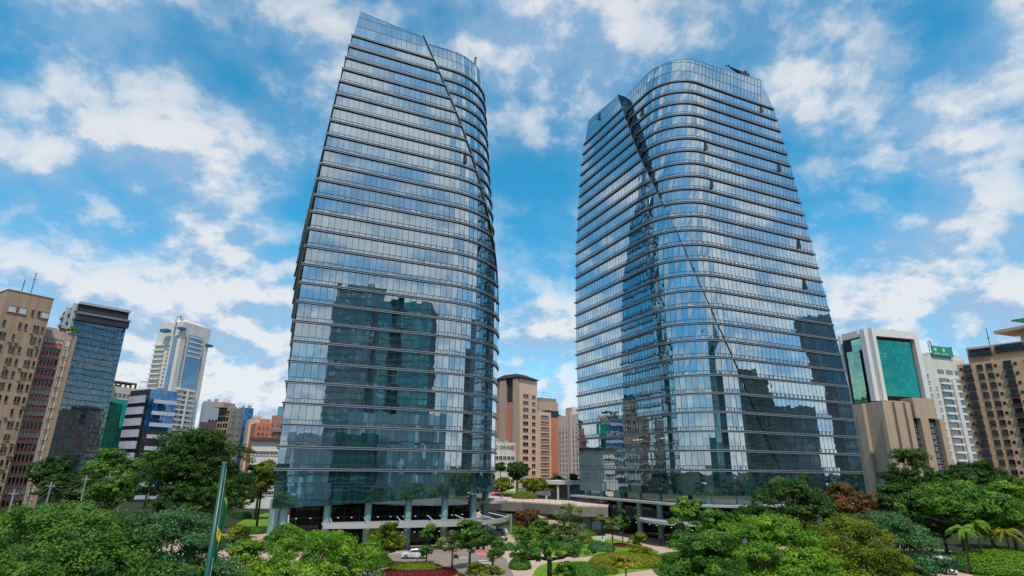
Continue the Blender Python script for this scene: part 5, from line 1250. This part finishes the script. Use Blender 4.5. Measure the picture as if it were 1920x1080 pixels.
# --- white residential tower with green rooftop sign
b = Bld('residential_tower', 'white balcony tower carrying a green rooftop sign', (1727, 668), (1812, 690), 290, depth=22, YR=300)
b.wall(C_WHITE); n = 16; ztop = b.h - 13; fs = ztop / n
for k in range(n):
    z = 3 + k * fs
    for x0, x1 in ((.30, .52), (.62, .80), (.84, 1.0)):
        mb = MB(); mb.box(b.w * x0, b.w * x1, -.25, -.01, z + 1.2, z + fs - .5, 1); mb.box(b.w * x0, b.w * x1, -1.3, -.26, z, z + 1.1, 0); mb.build('balcony', [C_WTRIM, M_WGL], b.root)
b.grid('white_w', 'front', b.w * .02, b.w * .10, 3, b.h - 8, 1, 19); b.grid('white_w', 'front', b.w * .16, b.w * .26, 3, b.h - 14, 1, 16)
for x in (.54, .58): b.box('pier', C_WTRIM, b.w * x, b.w * (x + .035), -1.5, -.01, 0, b.h - 11)
b.box('roof_storey', C_WHITE, b.w * .2, b.w * .95, .5, 16, b.h, b.h + 2.5)
for x in (.3, .5, .7): b.box('attic_window', M_WGL, b.w * x, b.w * (x + .14), -.2, -.01, b.h - 8, b.h - 6)
b.finish()
x0_, z0_ = b.x_at(1750, 686), b.z_at(1752, 686)
s_ = empty('rooftop_sign', 'green rooftop sign board with white discs on the white balcony tower', 'sign', tuple(b.root.location + Vector((b.ex[0] * x0_, b.ex[1] * x0_, b.h + 1.0))), b.rz)
mb = MB(); mb.box(0, 14.5, -1.0, -.6, 0, 5.0); mb.build('board', mat('sign_green', lin(16, 148, 118), .5, var=.04), s_)
mb = MB(); mb.box(14.5, 15.0, -1.0, 5, 0, 5.4); mb.build('board', mat('sign_green', lin(16, 148, 118), .5, var=.04), s_)
for x in (2.4, 8.4): mb = MB(); mb.tube([(x, -1.12, 3.1), (x, -1.01, 3.1)], .95, 16); mb.build('disc', M_WHITE, s_)
mb = MB()
for x in (1.0, 7.0):
    for i in range(7): mb.box(x + i * .62, x + i * .62 + .42, -1.06, -1.01, .8, 1.35)
mb.build('lettering', M_WHITE, s_)
mb = MB(); mb.tube([(1, 1, 0), (1, 1, 7.4), (2.2, 1, 8.2), (3.4, 1, 6.8), (3.4, 1, 5)], .16, 5); mb.tube([(2, 1, 5), (2.4, 1, 7.8)], .14, 5); mb.build('roof_pipework', M_UNDER, s_)
# --- brown balcony building
b = Bld('residential_tower', 'brown rendered residential tower with dark balconies at the right edge of the photo', (1793, 684), (1990, 622), 200, depth=24, YR=176)
b.wall(C_BROWN); n = 14; fs = (b.h - 9) / n; zlow = 7
xs = lambda px: b.x_at(px, 760)
for k in range(n):
    z = zlow + 2 + k * fs
    for xa in (.06, .44, .78):
        mb = MB(); mb.box(b.w * xa, b.w * (xa + .085), -.9, -.26, z, z + .95, 0); mb.box(b.w * xa + .2, b.w * (xa + .085) - .2, -.25, -.01, z, z + 2.6, 1); mb.build('balcony', [mat('balcony_dark', lin(66, 52, 46), .7), M_WGL], b.root)
    for xa in (.04, .37, .55): b.wins.setdefault('small_b', []).append(((b.w * xa, 0, z + 1.4), 0))
    for xa in (.22, .31, .66, .72, .93): b.wins.setdefault('brown_w', []).append(((b.w * xa, 0, z + 1.4), 0))
wproto('small_b', .7, .8, mat('brown_trim', lin(110, 80, 60), .8), False, .1, mull=0); b.finish()
b.box('podium_band', C_BROWN, -1, b.w, -1.0, -.02, zlow - 1.2, zlow)
b.box('podium_glazing', G_TEAL, 2, b.w, -.8, -.03, 0, zlow - 1.22)
b.box('roof_storey', C_BROWN, b.w * .12, b.w * .9, 1, b.d - 2, b.h, b.h + 5.5)
b.box('roof_glazing', M_WGL, b.w * .40, b.w * .9, .2, .95, b.h + 2.5, b.h + 5); b.box('roof_panel', M_WGL, b.w * .15, b.w * .36, -.4, .9, b.h + 2.2, b.h + 4.6)
mb = MB(); mb.prism([(b.w * .40, 3), (b.w * .95, -2), (b.w * .95, 12), (b.w * .5, 14)], b.h + 9.4, b.h + 10.4, 0); mb.box(b.w * .62, b.w * .9, 4, 9, b.h + 5.5, b.h + 9.4); mb.build('roof_canopy', C_PINK, b.root)
antenna(b, b.w * .33, 4, 12)
x_, y_, z_ = atY(1915, 601, 150)
mb = MB(); mb.prism([(-2.6, -.2), (3.4, -.2), (3.4, .2), (-2.6, .2)], 0, 2.2, 0); mb.v = [(x, y, z if x > 0 else .8 + z * .15) for x, y, z in mb.v]
o = mb.build('pennant', mat('pennant_green', lin(20, 120, 96), .6)); o.location = (x_, y_, z_ - 1); tag(o, 'pointed dark green pennant at the right edge above the brown tower', 'pennant')

# --- buildings behind and beside the camera, seen mirrored in the tower glass; the two pale ones are added
def mirrored(name, label, T, px0, px1, pytop, Yv, depth, mg, floors, extra=None):
    """stand a building where its mirror image falls in the glass of a tower face"""
    def real(px, py, Yv_):
        x, y, z = atY(px, py, Yv_); u, v = x * AC + y * AS, -x * AS + y * AC
        if T == 1: v = 248.5 - v
        elif T == 2: u = 179.4 - u
        else: v = 2 * 99.9 - v
        return np.array((u * AC - v * AS, u * AS + v * AC)), z
    A, z = real(px0, pytop, Yv); B, _ = real(px1, pytop, Yv); ex = B - A; w = np.linalg.norm(ex); ex /= w; n = np.array((-ex[1], ex[0])); c = np.array((0., 130.)) - A
    if n @ c > 0: A, B = B, A; ex = -ex
    r = empty(name, label, 'building', (A[0], A[1], 0), math.atan2(ex[1], ex[0])); b_ = type('o', (), {})(); b_.root = r; b_.w = w; b_.d = depth; b_.h = z
    mb = MB(); mb.box(0, w, 0, depth, 0, z); mb.build('wall', extra or C_DK, r)
    storey_glass(b_, 'storey_glazing', mg, M_MUL, 0, w, 0, z, floors, max(4, int(w / 2)), sp=.45)
    bands(b_, 'spandrel', mat('mirror_spandrel', lin(120, 130, 134), .7), 0, w, 2, z - 1, floors, .7, .3)
    return b_
mirrored('office_tower', 'grey slab tower behind the viewer, mirrored in the middle of the left glass tower', 1, 634, 706, 512, 330, 30, glass('grey_glass', (.30, .36, .38), (.24, .30, .32), .3, .3), 30, C_GREY)
mirrored('office_tower', 'teal tower behind the viewer, mirrored right of the grey slab', 1, 716, 738, 556, 320, 26, G_TEAL, 26, C_DK)
mirrored('office_tower', 'dark lift shaft tower behind the viewer, mirrored between two teal ones', 1, 738, 756, 553, 318, 26, glass('blackish', (.05, .06, .07), (.012, .014, .016), .2, .3), 26, C_DK)
mirrored('office_tower', 'second teal glass tower behind the viewer, mirrored beside the dark shaft', 1, 756, 810, 558, 320, 26, G_TEAL, 26, C_DK)
mirrored('office_tower', 'very thin grey tower mirrored near the right side of the left glass tower', 1, 872, 883, 505, 380, 10, glass('grey_glass', (.30, .36, .38), (.24, .30, .32), .3, .3), 26, C_GREY)
mirrored('office_block', 'added unseen pale hall, making a light patch low in the middle of the left glass tower', 1, 652, 862, 774, 262, 12, glass('added_pale_glass', (.25, .34, .36), (.55, .68, .70), .2, .2), 3, mat('added_pale_wall', lin(205, 218, 220), .8))  # pale block added so the glass mirrors a sky-bright patch here
mirrored('office_block', 'added unseen pale annex, lightening the lower left corner of the left glass tower', 1, 545, 622, 842, 258, 12, glass('added_pale_glass', (.25, .34, .36), (.55, .68, .70), .2, .2), 2, mat('added_pale_wall', lin(205, 218, 220), .8))  # second added block, lightens the lower left of the reflection
mirrored('office_block', 'dark green low office mirrored low in the left glass tower', 1, 625, 706, 812, 250, 6, glass('dark_green', (.05, .18, .16), (.006, .03, .026), .2, .3), 6, C_DK)
mirrored('office_block', 'dark broad block mirrored low at the left edge of the left glass tower', 1, 540, 610, 812, 340, 20, G_BLUEDK, 5, C_DK)
mirrored('office_tower', 'wide dark office tower mirrored at the right edge of the right glass tower', 3, 1535, 1640, 512, 300, 10, glass('slate_glass', (.20, .28, .32), (.09, .13, .15), .3, .3), 28, C_DK)
mirrored('apartment_building', 'dark brown apartment tower mirrored beside the slanting edge of the right glass tower', 3, 1378, 1432, 605, 300, 8, glass('brown_glass', (.12, .11, .11), (.13, .115, .105), .3, .25), 20, mat('dusky_brown', lin(84, 74, 70), .9))
mirrored('apartment_building', 'lower grey apartment block beside the viewer, mirrored in the lower right glass tower', 3, 1440, 1530, 762, 300, 10, glass('grey_glass2', (.14, .15, .16), (.2, .2, .2), .3, .25), 8, C_TAN)
spots = [(60, -20), (20, -40), (100, -40), (-40, -20), (150, 10), (130, 60), (170, 70), (95, 15), (75, -75), (125, -75), (45, -95), (165, -45), (190, 20), (215, 65), (200, -90), (100, -120), (150, -130), (0, -85), (-30, -60), (-80, -30), (-95, 30), (-110, 60), (245, 100), (240, 0), (60, -150), (110, -170)]
for i, (x, y) in enumerate(spots):
    r_ = 14 + (i * 7 % 4); h_ = 14 + (i * 5 % 6)
    r = empty('tree', 'dense dark tree standing behind the viewer, out of the frame', 'tree', (x, y, 0), 0, 'trees behind the viewer'); R = random.Random(i); lb = [(R.uniform(-.5, .5) * r_, R.uniform(-.5, .5) * r_, h_ - 4 - R.uniform(0, 7), r_ * .4, r_ * .4, 3.6) for _ in range(9)]
    leaf_cloud('crown', lb, 4500, .55, G['deep'], 300 + i, parent=r, clump=1.6); mb = MB(); mb.tube([(0, 0, 0), (0, 0, h_ - 5)], [.6, .35], 7); mb.build('trunk', M_BARKD, r)
